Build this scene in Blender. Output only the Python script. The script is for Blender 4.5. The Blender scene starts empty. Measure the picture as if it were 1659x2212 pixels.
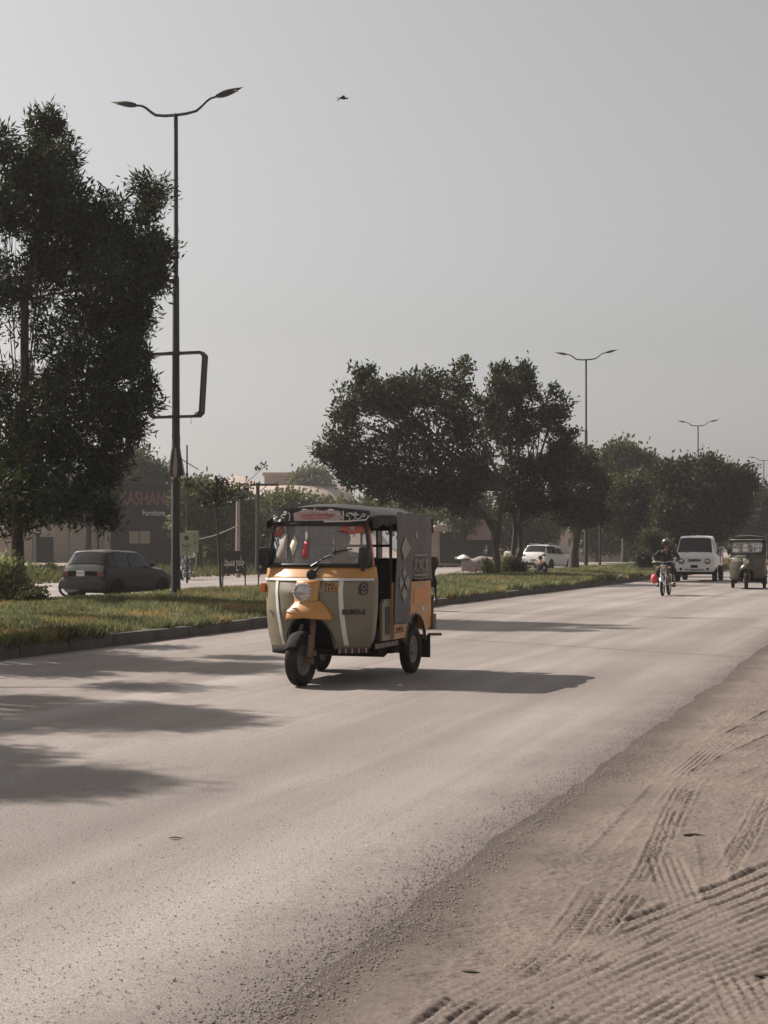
import bpy, bmesh, math, random
import numpy as np
from mathutils import Vector, Matrix
R = math.radians
sc = bpy.context.scene
col = sc.collection
# ------------------------------------------------------------------ frame of reference
F = 3200.0; CX = 829.5; HY = 1185.0; CAMH = 1.4      # focal length, centre, horizon in photo units; camera height
TH = math.atan(1115.0/F)                               # road direction, right of the view axis
ST, CT = math.sin(TH), math.cos(TH)
def RP(t, L, z=0.0):                                   # road frame: t along the road, L metres left of the camera
    return Vector((t*ST - L*CT, t*CT + L*ST, z))
def P(px, py, Z):                                      # a point seen at photo position, Z metres ahead
    return Vector(((px-CX)/F*Z, Z, CAMH + (HY-py)/F*Z))
def G(px, Z, h=0.0):
    return Vector(((px-CX)/F*Z, Z, h))
# ------------------------------------------------------------------ tagging / building
def tag(o, label=None, cat=None, group=None, kind=None):
    if label: o['label'] = label
    if cat: o['category'] = cat
    if group: o['group'] = group
    if kind: o['kind'] = kind
    return o
def empty(name, loc=(0,0,0), rz=0.0, scale=1.0):
    o = bpy.data.objects.new(name, None); col.objects.link(o)
    o.location = loc; o.rotation_euler = (0,0,rz); o.scale = (scale,)*3
    o.empty_display_size = .2
    return o
def copy_tree(o, parent=None):
    c = o.copy(); col.objects.link(c); c.parent = parent
    for ch in [x for x in o.children]: copy_tree(ch, c)
    return c
class MB:
    def __init__(s): s.v = []; s.f = []; s.m = []; s.mi = 0
    def add(s, vs, fs):
        b = len(s.v); s.v += [tuple(v) for v in vs]
        for f in fs: s.f.append([b+i for i in f]); s.m.append(s.mi)
    def box(s, c, d, rot=None, ch=0.0):
        hx, hy, hz = d[0]/2, d[1]/2, d[2]/2
        if ch > 0:
            bm = bmesh.new(); bmesh.ops.create_cube(bm, size=1)
            for v in bm.verts: v.co = Vector((v.co.x*d[0], v.co.y*d[1], v.co.z*d[2]))
            bmesh.ops.bevel(bm, geom=bm.edges[:], offset=ch, segments=2, affect='EDGES', profile=.6)
            vs = [v.co.copy() for v in bm.verts]; bm.verts.index_update(); fs = [[v.index for v in f.verts] for f in bm.faces]; bm.free()
        else:
            vs = [Vector((x*hx,y*hy,z*hz)) for x in (-1,1) for y in (-1,1) for z in (-1,1)]
            fs = [(0,1,3,2),(4,6,7,5),(0,4,5,1),(2,3,7,6),(0,2,6,4),(1,5,7,3)]
        if rot is not None:
            M = rot if isinstance(rot, Matrix) else Matrix.Rotation(rot[2],3,'Z') @ Matrix.Rotation(rot[1],3,'Y') @ Matrix.Rotation(rot[0],3,'X')
            vs = [M @ v for v in vs]
        s.add([v + Vector(c) for v in vs], fs); return s
    def tube(s, pts, rad, n=8, cap=True):
        pts = [Vector(p) for p in pts]
        if not hasattr(rad, '__len__'): rad = [rad]*len(pts)
        b = len(s.v); up = None
        for i, p in enumerate(pts):
            d = (pts[min(i+1,len(pts)-1)] - pts[max(i-1,0)]).normalized()
            if up is None:
                up = Vector((0,0,1)) if abs(d.z) < .9 else Vector((1,0,0))
            a = d.cross(up)
            if a.length < 1e-4: a = d.cross(Vector((0,1,0)))
            a.normalize(); c = a.cross(d).normalized(); up = c
            for k in range(n):
                w = 2*math.pi*k/n; s.v.append(tuple(p + (a*math.cos(w) + c*math.sin(w))*rad[i]))
        for i in range(len(pts)-1):
            for k in range(n):
                k2 = (k+1) % n; s.f.append([b+i*n+k, b+i*n+k2, b+(i+1)*n+k2, b+(i+1)*n+k]); s.m.append(s.mi)
        if cap:
            s.f.append([b+k for k in range(n)][::-1]); s.m.append(s.mi)
            e = b+(len(pts)-1)*n; s.f.append([e+k for k in range(n)]); s.m.append(s.mi)
        return s
    def lathe(s, prof, c=(0,0,0), axis='x', n=24):
        # prof: list of (a, r) closed or open, revolved about an axis through c
        b = len(s.v); m = len(prof)
        for k in range(n):
            w = 2*math.pi*k/n
            for a, r in prof:
                if axis == 'x': q = (a, r*math.cos(w), r*math.sin(w))
                elif axis == 'y': q = (r*math.cos(w), a, r*math.sin(w))
                else: q = (r*math.cos(w), r*math.sin(w), a)
                s.v.append((q[0]+c[0], q[1]+c[1], q[2]+c[2]))
        for k in range(n):
            k2 = (k+1) % n
            for i in range(m-1):
                s.f.append([b+k*m+i, b+k*m+i+1, b+k2*m+i+1, b+k2*m+i]); s.m.append(s.mi)
        return s
    def ball(s, c, r, n=10, m=7):
        if not hasattr(r,'__len__'): r = (r,r,r)
        prof = [(math.cos(math.pi*i/m), math.sin(math.pi*i/m)) for i in range(m+1)]
        b = len(s.v); s.lathe(prof, axis='z', n=n)
        for i in range(b, len(s.v)):
            v = s.v[i]; s.v[i] = (v[0]*r[0]+c[0], v[1]*r[1]+c[1], v[2]*r[2]+c[2])
        return s
    def grid(s, fn, nu, nv, keep=None):
        b = len(s.v)
        for i in range(nu+1):
            for j in range(nv+1): s.v.append(tuple(fn(i/nu, j/nv)))
        for i in range(nu):
            for j in range(nv):
                if keep and not keep((i+.5)/nu, (j+.5)/nv): continue
                s.f.append([b+i*(nv+1)+j, b+(i+1)*(nv+1)+j, b+(i+1)*(nv+1)+j+1, b+i*(nv+1)+j+1]); s.m.append(s.mi)
        return s
    def prism(s, poly, fn, d0, d1):
        # polygon of (a,b) extruded: fn(a,b,d)->xyz
        n = len(poly); b = len(s.v)
        for d in (d0, d1):
            for a, q in poly: s.v.append(tuple(fn(a,q,d)))
        s.f.append([b+i for i in range(n)][::-1]); s.f.append([b+n+i for i in range(n)]); s.m += [s.mi]*2
        for i in range(n):
            j = (i+1) % n; s.f.append([b+i, b+j, b+n+j, b+n+i]); s.m.append(s.mi)
        return s
    def build(s, name, mat, parent=None, smooth=None, loc=None, solid=0.0):
        me = bpy.data.meshes.new(name); me.from_pydata(s.v, [], s.f)
        mats = mat if isinstance(mat, (list,tuple)) else [mat]
        for m in mats: me.materials.append(m)
        if len(mats) > 1: me.polygons.foreach_set('material_index', s.m)
        bm = bmesh.new(); bm.from_mesh(me)
        bmesh.ops.remove_doubles(bm, verts=bm.verts, dist=1e-5)
        lo = [v for v in bm.verts if not v.link_faces]
        if lo: bmesh.ops.delete(bm, geom=lo, context='VERTS')
        bmesh.ops.recalc_face_normals(bm, faces=bm.faces)
        if smooth is not None:
            for f in bm.faces: f.smooth = True
            for e in bm.edges:
                if len(e.link_faces) == 2 and e.calc_face_angle(0) > R(smooth): e.smooth = False
        bm.to_mesh(me); bm.free()
        o = bpy.data.objects.new(name, me); col.objects.link(o); o.parent = parent
        if loc is not None: o.location = loc
        if solid:
            md = o.modifiers.new('t','SOLIDIFY'); md.thickness = solid; md.offset = -1
        return o
def npmesh(name, V, Fq, mat, parent=None, smooth=False):
    me = bpy.data.meshes.new(name); nf, k = Fq.shape
    me.vertices.add(len(V)); me.vertices.foreach_set('co', np.ascontiguousarray(V, dtype=np.float32).ravel())
    me.loops.add(nf*k); me.loops.foreach_set('vertex_index', np.ascontiguousarray(Fq, dtype=np.int32).ravel())
    me.polygons.add(nf); me.polygons.foreach_set('loop_start', np.arange(0, nf*k, k, dtype=np.int32))
    if smooth: me.polygons.foreach_set('use_smooth', np.ones(nf, dtype=bool))
    me.update(calc_edges=True); me.validate(); me.materials.append(mat)
    o = bpy.data.objects.new(name, me); col.objects.link(o); o.parent = parent
    return o
# ------------------------------------------------------------------ materials
class N:
    def __init__(s, name):
        s.m = bpy.data.materials.new(name); s.m.use_nodes = True; s.t = s.m.node_tree; s.t.nodes.clear()
        s.out = s.n('ShaderNodeOutputMaterial')
    def n(s, ty, **kw):
        x = s.t.nodes.new(ty)
        for k, v in kw.items():
            if k.startswith('i_'):
                key = k[2:].replace('_',' ')
                x.inputs[int(key) if key.isdigit() else key].default_value = v
            else: setattr(x, k, v)
        return x
    def l(s, a, b, so=0, si=0):
        s.t.links.new(a.outputs[so], b.inputs[si]); return b
    def coords(s, kind='Object', scale=(1,1,1), rot=(0,0,0)):
        tc = s.n('ShaderNodeTexCoord'); mp = s.n('ShaderNodeMapping'); mp.inputs['Scale'].default_value = scale; mp.inputs['Rotation'].default_value = rot
        s.l(tc, mp, kind, 0); return mp
    def noise(s, co, scale, detail=4, rough=.55, dist=0):
        x = s.n('ShaderNodeTexNoise'); x.inputs['Scale'].default_value = scale; x.inputs['Detail'].default_value = detail
        x.inputs['Roughness'].default_value = rough; x.inputs['Distortion'].default_value = dist
        s.l(co, x, 0, 'Vector'); return x
    def ramp(s, src, stops, so=0):
        x = s.n('ShaderNodeValToRGB'); e = x.color_ramp.elements
        e[0].position, e[0].color = stops[0][0], (*stops[0][1],1)
        e[1].position, e[1].color = stops[-1][0], (*stops[-1][1],1)
        for p, c in stops[1:-1]:
            q = e.new(p); q.color = (*c,1)
        s.l(src, x, so, 0); return x
    def mix(s, f, a, b, mode='MIX'):
        x = s.n('ShaderNodeMix', data_type='RGBA', blend_type=mode)
        for v, i in ((f,0),(a,6),(b,7)):
            if isinstance(v, (int,float)): x.inputs[i].default_value = v
            elif isinstance(v, tuple): x.inputs[i].default_value = (*v,1)
            else: s.t.links.new(v, x.inputs[i])
        return x.outputs[2]
def g3(v): return (v,v,v)
def mat(name, c, rough=.6, metal=0.0, var=.18, scale=6.0, bump=0.0, bscale=40.0, dirt=0.0, dirtc=(.22,.18,.14), coat=0.0, spec=.5):
    k = N(name); co = k.coords('Object'); b = k.n('ShaderNodeBsdfPrincipled')
    nz = k.noise(co, scale, 5, .6)
    cr = k.ramp(nz, [(.3, tuple(x*(1-var) for x in c)), (.7, tuple(min(1,x*(1+var)) for x in c))])
    colr = cr.outputs[0]
    if dirt > 0:
        n2 = k.noise(co, scale*.6, 8, .7); r2 = k.ramp(n2, [(.42, g3(0)), (.75, g3(dirt))])
        colr = k.mix(r2.outputs[0], colr, dirtc)
    k.t.links.new(colr, b.inputs['Base Color'])
    rr = k.ramp(nz, [(.3, g3(max(0,rough-.08))), (.7, g3(min(1,rough+.1)))]); k.l(rr, b, 0, 'Roughness')
    b.inputs['Metallic'].default_value = metal; b.inputs['Specular IOR Level'].default_value = spec
    b.inputs['Coat Weight'].default_value = coat; b.inputs['Coat Roughness'].default_value = .15
    if bump > 0:
        n3 = k.noise(co, bscale, 6, .6); bp = k.n('ShaderNodeBump'); bp.inputs['Strength'].default_value = bump; bp.inputs['Distance'].default_value = .02
        k.l(n3, bp, 0, 'Height'); k.l(bp, b, 0, 'Normal')
    k.l(b, k.out, 0, 0); return k.m
def leafmat(name, a, b_, tr=.35, yellow=None):
    k = N(name); g = k.n('ShaderNodeNewGeometry'); cr = k.ramp(g, [(0, a), (1, b_)] if yellow is None else [(0,a),(.8,b_),(1,yellow)], 'Random Per Island')
    co = k.coords('Object'); nz = k.noise(co, .9, 3); sh = k.ramp(nz, [(.35, g3(.65)), (.65, g3(1.25))])
    c = k.mix(1.0, cr.outputs[0], sh.outputs[0], 'MULTIPLY')
    d = k.n('ShaderNodeBsdfPrincipled'); k.t.links.new(c, d.inputs['Base Color']); d.inputs['Roughness'].default_value = .5; d.inputs['Specular IOR Level'].default_value = .12
    t = k.n('ShaderNodeBsdfTranslucent'); tc = k.mix(1.0, c, (1.25,1.3,.6), 'MULTIPLY'); k.t.links.new(tc, t.inputs[0])
    mx = k.n('ShaderNodeMixShader'); mx.inputs[0].default_value = tr; k.l(d, mx, 0, 1); k.l(t, mx, 0, 2); k.l(mx, k.out, 0, 0); return k.m
M = {}
def grassmat(name, *_):
    k = N(name); g = k.n('ShaderNodeNewGeometry'); cr = k.ramp(g, [(0,(.08,.095,.040)),(.6,(.165,.180,.080)),(1,(.28,.265,.14))], 'Random Per Island')
    dr = k.ramp(g, [(0,(.24,.165,.06)),(1,(.40,.29,.12))], 'Random Per Island')
    co = k.coords('Object'); nz = k.noise(co, .55, 5, .6); mk = k.ramp(nz, [(.50,g3(0)),(.64,g3(.85))]); c = k.mix(mk.outputs[0], cr.outputs[0], dr.outputs[0])
    n2 = k.noise(co, 1.7, 4); sh = k.ramp(n2, [(.35, g3(.55)), (.65, g3(1.25))]); c = k.mix(1.0, c, sh.outputs[0], 'MULTIPLY')
    d = k.n('ShaderNodeBsdfPrincipled'); k.t.links.new(c, d.inputs['Base Color']); d.inputs['Roughness'].default_value = .6; d.inputs['Specular IOR Level'].default_value = .3
    t = k.n('ShaderNodeBsdfTranslucent'); k.t.links.new(c, t.inputs[0]); mx = k.n('ShaderNodeMixShader'); mx.inputs[0].default_value = .42; k.l(d, mx, 0, 1); k.l(t, mx, 0, 2); k.l(mx, k.out, 0, 0); return k.m
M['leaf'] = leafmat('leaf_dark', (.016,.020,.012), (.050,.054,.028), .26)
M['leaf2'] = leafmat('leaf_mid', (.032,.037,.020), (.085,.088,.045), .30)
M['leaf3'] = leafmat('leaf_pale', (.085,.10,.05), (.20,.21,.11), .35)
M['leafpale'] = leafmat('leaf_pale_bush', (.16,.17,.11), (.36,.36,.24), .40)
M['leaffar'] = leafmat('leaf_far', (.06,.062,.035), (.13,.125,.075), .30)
M['grass'] = grassmat('grass_blade', (.11,.12,.045), (.24,.23,.09), .40, (.33,.26,.10))
M['bark'] = mat('bark', (.050,.040,.032), .9, var=.4, scale=5, bump=.6, bscale=20)
M['tyre'] = mat('tyre_rubber', (.014,.014,.014), .85, var=.3, spec=.25, dirt=.18, dirtc=(.16,.13,.10), bump=.2, bscale=60)
M['black'] = mat('black_paint', (.014,.014,.014), .4, var=.3)
M['dark'] = mat('dark_underbody', (.009,.009,.009), .8, var=.3, spec=.2)
M['steel'] = mat('pole_steel', (.040,.038,.036), .6, .1, var=.2, scale=3, dirt=.3, dirtc=(.065,.055,.045), spec=.3)
M['chrome'] = mat('chrome', (.6,.6,.6), .22, 1.0, var=.05)
M['rim'] = mat('wheel_rim', (.16,.14,.12), .6, .3, var=.2, dirt=.5)
M['olive'] = mat('olive_paint', (.185,.160,.105), .42, var=.10, scale=3, dirt=.35, dirtc=(.27,.22,.15), coat=.1, bump=.06, bscale=5)
M['olive_dark'] = mat('dark_green_paint', (.055,.050,.027), .45, var=.12, scale=3, dirt=.3, dirtc=(.17,.14,.09), coat=.2)
M['orange'] = mat('orange_paint', (.52,.25,.075), .42, var=.14, scale=4, dirt=.5, dirtc=(.30,.17,.08), coat=.1, bump=.06, bscale=6)
M['orange_faded'] = mat('faded_orange_paint', (.62,.25,.075), .5, var=.12, scale=5, dirt=.35, dirtc=(.42,.22,.12))
M['white'] = mat('white_paint', (.62,.60,.57), .45, var=.06, scale=3, dirt=.25, dirtc=(.40,.35,.30))
M['carwhite'] = mat('white_car_paint', (.66,.64,.62), .3, var=.04, scale=2, dirt=.2, dirtc=(.42,.37,.32), coat=.5)
M['cardark'] = mat('dark_grey_car_paint', (.013,.011,.010), .4, var=.1, scale=2, dirt=.3, dirtc=(.06,.05,.042), coat=.2, spec=.3)
M['canvas'] = mat('grey_canvas', (.155,.145,.143), .95, var=.14, scale=5, dirt=.3, dirtc=(.20,.17,.15), bump=.5, bscale=14)
M['canvas_dark'] = mat('dark_canvas', (.025,.024,.023), .85, var=.25, scale=5, dirt=.3, dirtc=(.10,.09,.08), bump=.4, bscale=12)
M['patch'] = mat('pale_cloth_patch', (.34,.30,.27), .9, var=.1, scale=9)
M['cream'] = mat('cream_vinyl', (.72,.68,.52), .6, var=.06)
M['red'] = mat('red_vinyl', (.40,.10,.07), .5, var=.15)
M['redbright'] = mat('bright_red_plastic', (.50,.05,.055), .5, var=.12)
M['maroon'] = mat('maroon_board', (.13,.055,.05), .6, var=.3, scale=10)
M['boardgrey'] = mat('grey_pink_board', (.44,.36,.34), .6, var=.15, scale=12)
M['brown'] = mat('rusty_brown', (.15,.095,.065), .8, var=.3)
M['seat'] = mat('black_vinyl_seat', (.008,.008,.008), .6, var=.2, spec=.25)
M['skin'] = mat('skin', (.24,.135,.085), .55, var=.08)
M['hair'] = mat('black_hair', (.015,.012,.010), .7)
M['cloth_pale'] = mat('pale_cloth', (.80,.76,.73), .9, var=.1, scale=8, bump=.4, bscale=10)
M['cloth_dark'] = mat('dark_cloth', (.022,.024,.028), .9, var=.2, scale=8, bump=.3, bscale=10)
M['cloth_grey'] = mat('grey_cloth', (.10,.10,.10), .9, var=.2, scale=8)
M['helmet'] = mat('brown_helmet_shell', (.10,.075,.045), .3, var=.1, coat=.5)
M['concrete'] = mat('kerb_concrete', (.085,.074,.064), .95, var=.3, scale=4, bump=.6, bscale=25, dirt=.5, dirtc=(.09,.08,.065))
M['pole_conc'] = mat('pale_concrete_pole', (.30,.26,.23), .9, var=.15, scale=3)
M['wallpink'] = mat('dusty_pink_wall', (.36,.28,.24), .95, var=.14, scale=.6, dirt=.35, dirtc=(.22,.18,.15), bump=.2)
M['wallpale'] = mat('pale_plaster_wall', (.40,.35,.32), .95, var=.12, scale=.7, dirt=.3, dirtc=(.32,.27,.23))
M['walldark'] = mat('dark_painted_wall', (.030,.027,.026), .9, var=.2, scale=.6, dirt=.2, dirtc=(.08,.07,.06))
M['shutter'] = mat('beige_shutter', (.30,.25,.22), .7, var=.08, scale=1)
M['signred'] = mat('faded_red_lettering', (.20,.085,.075), .8, var=.2)
M['signpale'] = mat('pale_lettering', (.50,.46,.43), .8, var=.1)
M['signgreen'] = mat('pale_green_board', (.42,.44,.33), .7, var=.08)
M['green'] = mat('green_print', (.05,.10,.06), .7)
M['signblack'] = mat('black_signboard', (.030,.029,.028), .6, var=.2)
M['tarp'] = mat('pink_brown_tarpaulin', (.26,.20,.18), .9, var=.15, scale=3, bump=.5, bscale=4)
M['amber'] = mat('amber_lens', (.75,.20,.04), .3, var=.05)
M['redlens'] = mat('red_lens', (.10,.015,.012), .3, var=.05)
M['leafdry'] = mat('dry_leaf', (.06,.045,.03), .9, var=.3)
M['interior'] = mat('dark_interior', (.03,.026,.022), .85, var=.2)
def glassmat(name, tint, tr, rough=.03):
    k = N(name); g = k.n('ShaderNodeBsdfGlossy'); g.inputs['Roughness'].default_value = rough; g.inputs['Color'].default_value = (.9,.9,.9,1)
    t = k.n('ShaderNodeBsdfTransparent'); t.inputs[0].default_value = (*tint,1)
    d = k.n('ShaderNodeBsdfDiffuse'); d.inputs[0].default_value = (.55,.50,.47,1)       # dust film, whitened to paint sky reflection onto the pane
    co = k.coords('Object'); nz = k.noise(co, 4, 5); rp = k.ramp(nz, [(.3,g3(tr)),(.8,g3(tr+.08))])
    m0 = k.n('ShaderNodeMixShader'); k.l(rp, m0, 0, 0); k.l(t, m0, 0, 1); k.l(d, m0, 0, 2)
    fr = k.n('ShaderNodeFresnel'); fr.inputs[0].default_value = 1.52
    m1 = k.n('ShaderNodeMixShader'); k.l(fr, m1, 0, 0); k.l(m0, m1, 0, 1); k.l(g, m1, 0, 2); k.l(m1, k.out, 0, 0); return k.m
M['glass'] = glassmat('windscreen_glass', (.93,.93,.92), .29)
M['glassdark'] = mat('dark_car_glass', (.012,.011,.010), .08, var=.2, spec=.5)
M['lens'] = mat('headlamp_lens', (.50,.47,.45), .12, .6, var=.1)
# ---- road: dusty asphalt, worn lanes, painted shadow line
def road_mat():
    k = N('dusty_asphalt'); co = k.coords('Object'); b = k.n('ShaderNodeBsdfPrincipled')
    st = k.coords('Object', (1.0,.045,1.0)); s1 = k.noise(st, .9, 6, .62, .35)
    a = k.ramp(s1, [(.30,(.175,.142,.123)), (.5,(.24,.20,.177)), (.72,(.345,.30,.272))])
    big = k.noise(co, .22, 4, .55); bc = k.ramp(big, [(.3,g3(.80)),(.7,g3(1.13))])
    c = k.mix(1.0, a.outputs[0], bc.outputs[0], 'MULTIPLY')
    fine = k.noise(co, 55, 4, .7); fc = k.ramp(fine, [(.3,g3(.66)),(.7,g3(1.28))]); c = k.mix(1.0, c, fc.outputs[0], 'MULTIPLY')
    vo = k.n('ShaderNodeTexVoronoi'); vo.inputs['Scale'].default_value = 26; k.l(co, vo, 0, 'Vector')
    chips = k.ramp(vo, [(.05,g3(.62)),(.13,g3(1))]); mk = k.noise(co, 1.3, 4); mr = k.ramp(mk, [(.45,g3(0)),(.62,g3(1))])
    cc = k.mix(mr.outputs[0], (1.0,1.0,1.0), chips.outputs[0]); c = k.mix(1.0, c, cc, 'MULTIPLY')
    # thin cast shadow painted as a dark line across the lanes
    sx = k.n('ShaderNodeSeparateXYZ'); k.l(co, sx)
    wob = k.noise(co, 1.2, 3); 
    def math_(op, x, y=None):
        q = k.n('ShaderNodeMath', operation=op)
        for i, v in enumerate((x,y)):
            if v is None: continue
            if isinstance(v,(int,float)): q.inputs[i].default_value = v
            else: k.t.links.new(v, q.inputs[i])
        return q.outputs[0]
    A = (P(1004,0,22.4)); 
    # line in road frame: t = t0 + m*X  (X = -L)
    x1, z1 = (1004-CX)/197*1.4, F*1.4/197; x2, z2 = (1659-CX)/238*1.4, F*1.4/238
    t1, X1 = x1*ST+z1*CT, -(z1*ST-x1*CT); t2, X2 = x2*ST+z2*CT, -(z2*ST-x2*CT)
    mm = (t2-t1)/(X2-X1)
    d = math_('SUBTRACT', sx.outputs[1], math_('ADD', math_('MULTIPLY', sx.outputs[0], mm), t1-mm*X1))
    d = math_('ADD', d, math_('MULTIPLY', math_('SUBTRACT', wob.outputs[0], .5), .25))
    d = math_('ABSOLUTE', d); lim = math_('MULTIPLY', math_('LESS_THAN', d, .045), math_('GREATER_THAN', sx.outputs[0], X1-1.0))
    c = k.mix(math_('MULTIPLY', lim, .65), c, (.05,.042,.038))
    # gritty soil spilled over the asphalt edge
    w1 = k.noise(co, 1.4, 6, .7); w2 = k.noise(co, 22, 5, .8)
    e = math_('ADD', sx.outputs[0], math_('MULTIPLY', math_('SUBTRACT', w1.outputs[0], .5), .9)); e = math_('ADD', e, math_('MULTIPLY', math_('SUBTRACT', w2.outputs[0], .5), 1.1))
    mr2 = k.n('ShaderNodeMapRange'); mr2.inputs[1].default_value = -2.45; mr2.inputs[2].default_value = -1.75; k.t.links.new(e, mr2.inputs[0])
    c = k.mix(mr2.outputs[0], c, (.125,.098,.083))
    k.t.links.new(c, b.inputs['Base Color'])
    b.inputs['Roughness'].default_value = .62; b.inputs['Specular IOR Level'].default_value = .42
    bn = k.noise(co, 90, 5, .7); bp = k.n('ShaderNodeBump'); bp.inputs['Strength'].default_value = .9; bp.inputs['Distance'].default_value = .012
    k.l(bn, bp, 0, 'Height'); k.l(bp, b, 0, 'Normal'); k.l(b, k.out, 0, 0); return k.m
M['road'] = road_mat()
def dirt_mat(name, base=(.172,.136,.116), edge=True):
    k = N(name); co = k.coords('Object'); b = k.n('ShaderNodeBsdfPrincipled')
    n1 = k.noise(co, 1.1, 6, .65); a = k.ramp(n1, [(.3,tuple(x*.78 for x in base)),(.7,tuple(x*1.2 for x in base))])
    n2 = k.noise(co, 38, 5, .75); f = k.ramp(n2, [(.3,g3(.74)),(.7,g3(1.2))]); c = k.mix(1.0, a.outputs[0], f.outputs[0], 'MULTIPLY')
    if edge:    # tar-stained gravel strip along the asphalt edge
        sx = k.n('ShaderNodeSeparateXYZ'); k.l(co, sx); wn = k.noise(co, 1.6, 5, .6)
        ad = k.n('ShaderNodeMath', operation='MULTIPLY_ADD'); ad.inputs[1].default_value = .5; k.l(wn, ad, 0, 0); k.t.links.new(sx.outputs[0], ad.inputs[2])
        rp = k.ramp(ad, [(0,g3(0)),(1,g3(1))]); mr = k.n('ShaderNodeMapRange'); mr.inputs[1].default_value=-1.55; mr.inputs[2].default_value=-1.15; mr.inputs[3].default_value=1; mr.inputs[4].default_value=0
        k.l(ad, mr, 0, 0); m2 = k.n('ShaderNodeMath', operation='MULTIPLY'); m2.inputs[1].default_value=.8; k.l(mr, m2, 0, 0)
        c = k.mix(m2.outputs[0], c, (.055,.044,.038))
    k.t.links.new(c, b.inputs['Base Color']); b.inputs['Roughness'].default_value = .95; b.inputs['Specular IOR Level'].default_value = .2
    bn = k.noise(co, 45, 6, .7); bp = k.n('ShaderNodeBump'); bp.inputs['Strength'].default_value = .7; bp.inputs['Distance'].default_value = .015
    k.l(bn, bp, 0, 'Height'); k.l(bp, b, 0, 'Normal'); k.l(b, k.out, 0, 0); return k.m
M['dirt'] = dirt_mat('dusty_shoulder_soil')
M['earth'] = dirt_mat('dry_earth', (.26,.215,.165), False)
M['soil'] = dirt_mat('grassy_soil', (.085,.082,.038), False)
# ------------------------------------------------------------------ world, sun, camera
SUN_AZ = Vector((-.857, .515)); SUN_EL = R(41)
w = bpy.data.worlds.new("World"); sc.world = w; w.use_nodes = True
nt = w.node_tree; bg = nt.nodes['Background']
sky = nt.nodes.new('ShaderNodeTexSky'); sky.sky_type = 'NISHITA'; sky.sun_disc = False
sky.sun_elevation = SUN_EL; sky.sun_rotation = math.atan2(SUN_AZ.x, SUN_AZ.y)
sky.air_density = 1.3; sky.dust_density = 3.0; sky.ozone_density = .6; sky.altitude = 200
hs = nt.nodes.new('ShaderNodeHueSaturation'); hs.inputs['Saturation'].default_value = .12
nt.links.new(sky.outputs[0], hs.inputs['Color']); tn = nt.nodes.new('ShaderNodeMix'); tn.data_type = 'RGBA'; tn.blend_type = 'MULTIPLY'; tn.inputs[0].default_value = 1; tn.inputs[7].default_value = (1.0,.978,.968,1); nt.links.new(hs.outputs[0], tn.inputs[6]); nt.links.new(tn.outputs[2], bg.inputs[0]); bg.inputs[1].default_value = .066
sd = bpy.data.lights.new('sun','SUN'); sd.energy = 5.0; sd.angle = R(.5); sd.color = (1.0,.93,.86)
so = bpy.data.objects.new('sun', sd); col.objects.link(so)
dv = Vector((SUN_AZ.x*math.cos(SUN_EL), SUN_AZ.y*math.cos(SUN_EL), math.sin(SUN_EL)))
so.rotation_euler = dv.to_track_quat('Z','Y').to_euler(); so.location = dv*60
cd = bpy.data.cameras.new('camera'); cam = bpy.data.objects.new('camera', cd); col.objects.link(cam)
cam.location = (0,0,CAMH); cam.rotation_euler = (R(90),0,0); cd.sensor_fit = 'AUTO'; cd.sensor_width = 36
cd.lens = F/2212*36; cd.shift_y = (HY-1106)/2212.0; cd.shift_x = 0; cd.clip_end = 3000; cd.clip_start = .1
sc.camera = cam
sc.view_settings.view_transform = 'Standard'; sc.view_settings.look = 'None'; sc.view_settings.gamma = 1; sc.view_settings.exposure = 0.62
# haze
hz = MB().box((0,180,9.0),(900,1000,21)).build('haze', None) if False else None
k = N('haze_volume'); pv = k.n('ShaderNodeVolumePrincipled'); pv.inputs['Color'].default_value = (.93,.90,.88,1); pv.inputs['Density'].default_value = .00042; pv.inputs['Anisotropy'].default_value = .25
k.t.links.new(pv.outputs[0], k.out.inputs['Volume'])
hz = MB().box((0,200,9.5),(700,700,22)).build('haze', k.m); tag(hz, kind='stuff')
# ------------------------------------------------------------------ ground
def vnoise(x, y, s, seed=0):
    x = x/s; y = y/s; xi = np.floor(x).astype(np.int64); yi = np.floor(y).astype(np.int64); fx = x-xi; fy = y-yi
    fx = fx*fx*(3-2*fx); fy = fy*fy*(3-2*fy)
    def h(a, b):
        n = (a*374761393 + b*668265263 + seed*974711) & 0x7fffffff
        n = ((n ^ (n >> 13))*1274126177) & 0x7fffffff
        return ((n ^ (n >> 16)) & 0xffff)/65535.0
    return (h(xi,yi)*(1-fx)+h(xi+1,yi)*fx)*(1-fy) + (h(xi,yi+1)*(1-fx)+h(xi+1,yi+1)*fx)*fy - .5
def gridmesh(name, X, Y, Z, mat_, rz=-TH):
    n, m = X.shape; V = np.stack([X.ravel(), Y.ravel(), Z.ravel()], 1)
    i = np.arange((n-1)*(m-1)); a = (i//(m-1))*m + i % (m-1)
    Fq = np.stack([a, a+1, a+m+1, a+m], 1)
    o = npmesh(name, V, Fq, mat_, None, True); o.rotation_euler = (0,0,rz); tag(o, kind='structure'); return o
g = MB().box((0,200,-.53),(690,690,1.0)).build('ground', M['earth']); tag(g, kind='structure')
KERB = 10.66; MED2 = 18.2; EDGE = 1.81; LR2 = 32.0
def strip(name, L0, L1, t0, t1, z, m):
    b = MB(); b.grid(lambda u,v: (-(L0+(L1-L0)*u), t0+(t1-t0)*v, z), 4, 60); o = b.build(name, m); o.rotation_euler = (0,0,-TH); tag(o, kind='structure'); return o
strip('road', KERB+.02, EDGE-.75, -25, 330, 0.0, M['road'])
strip('side_road', LR2, MED2-.1, -25, 330, 0.0, M['road'])
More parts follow.
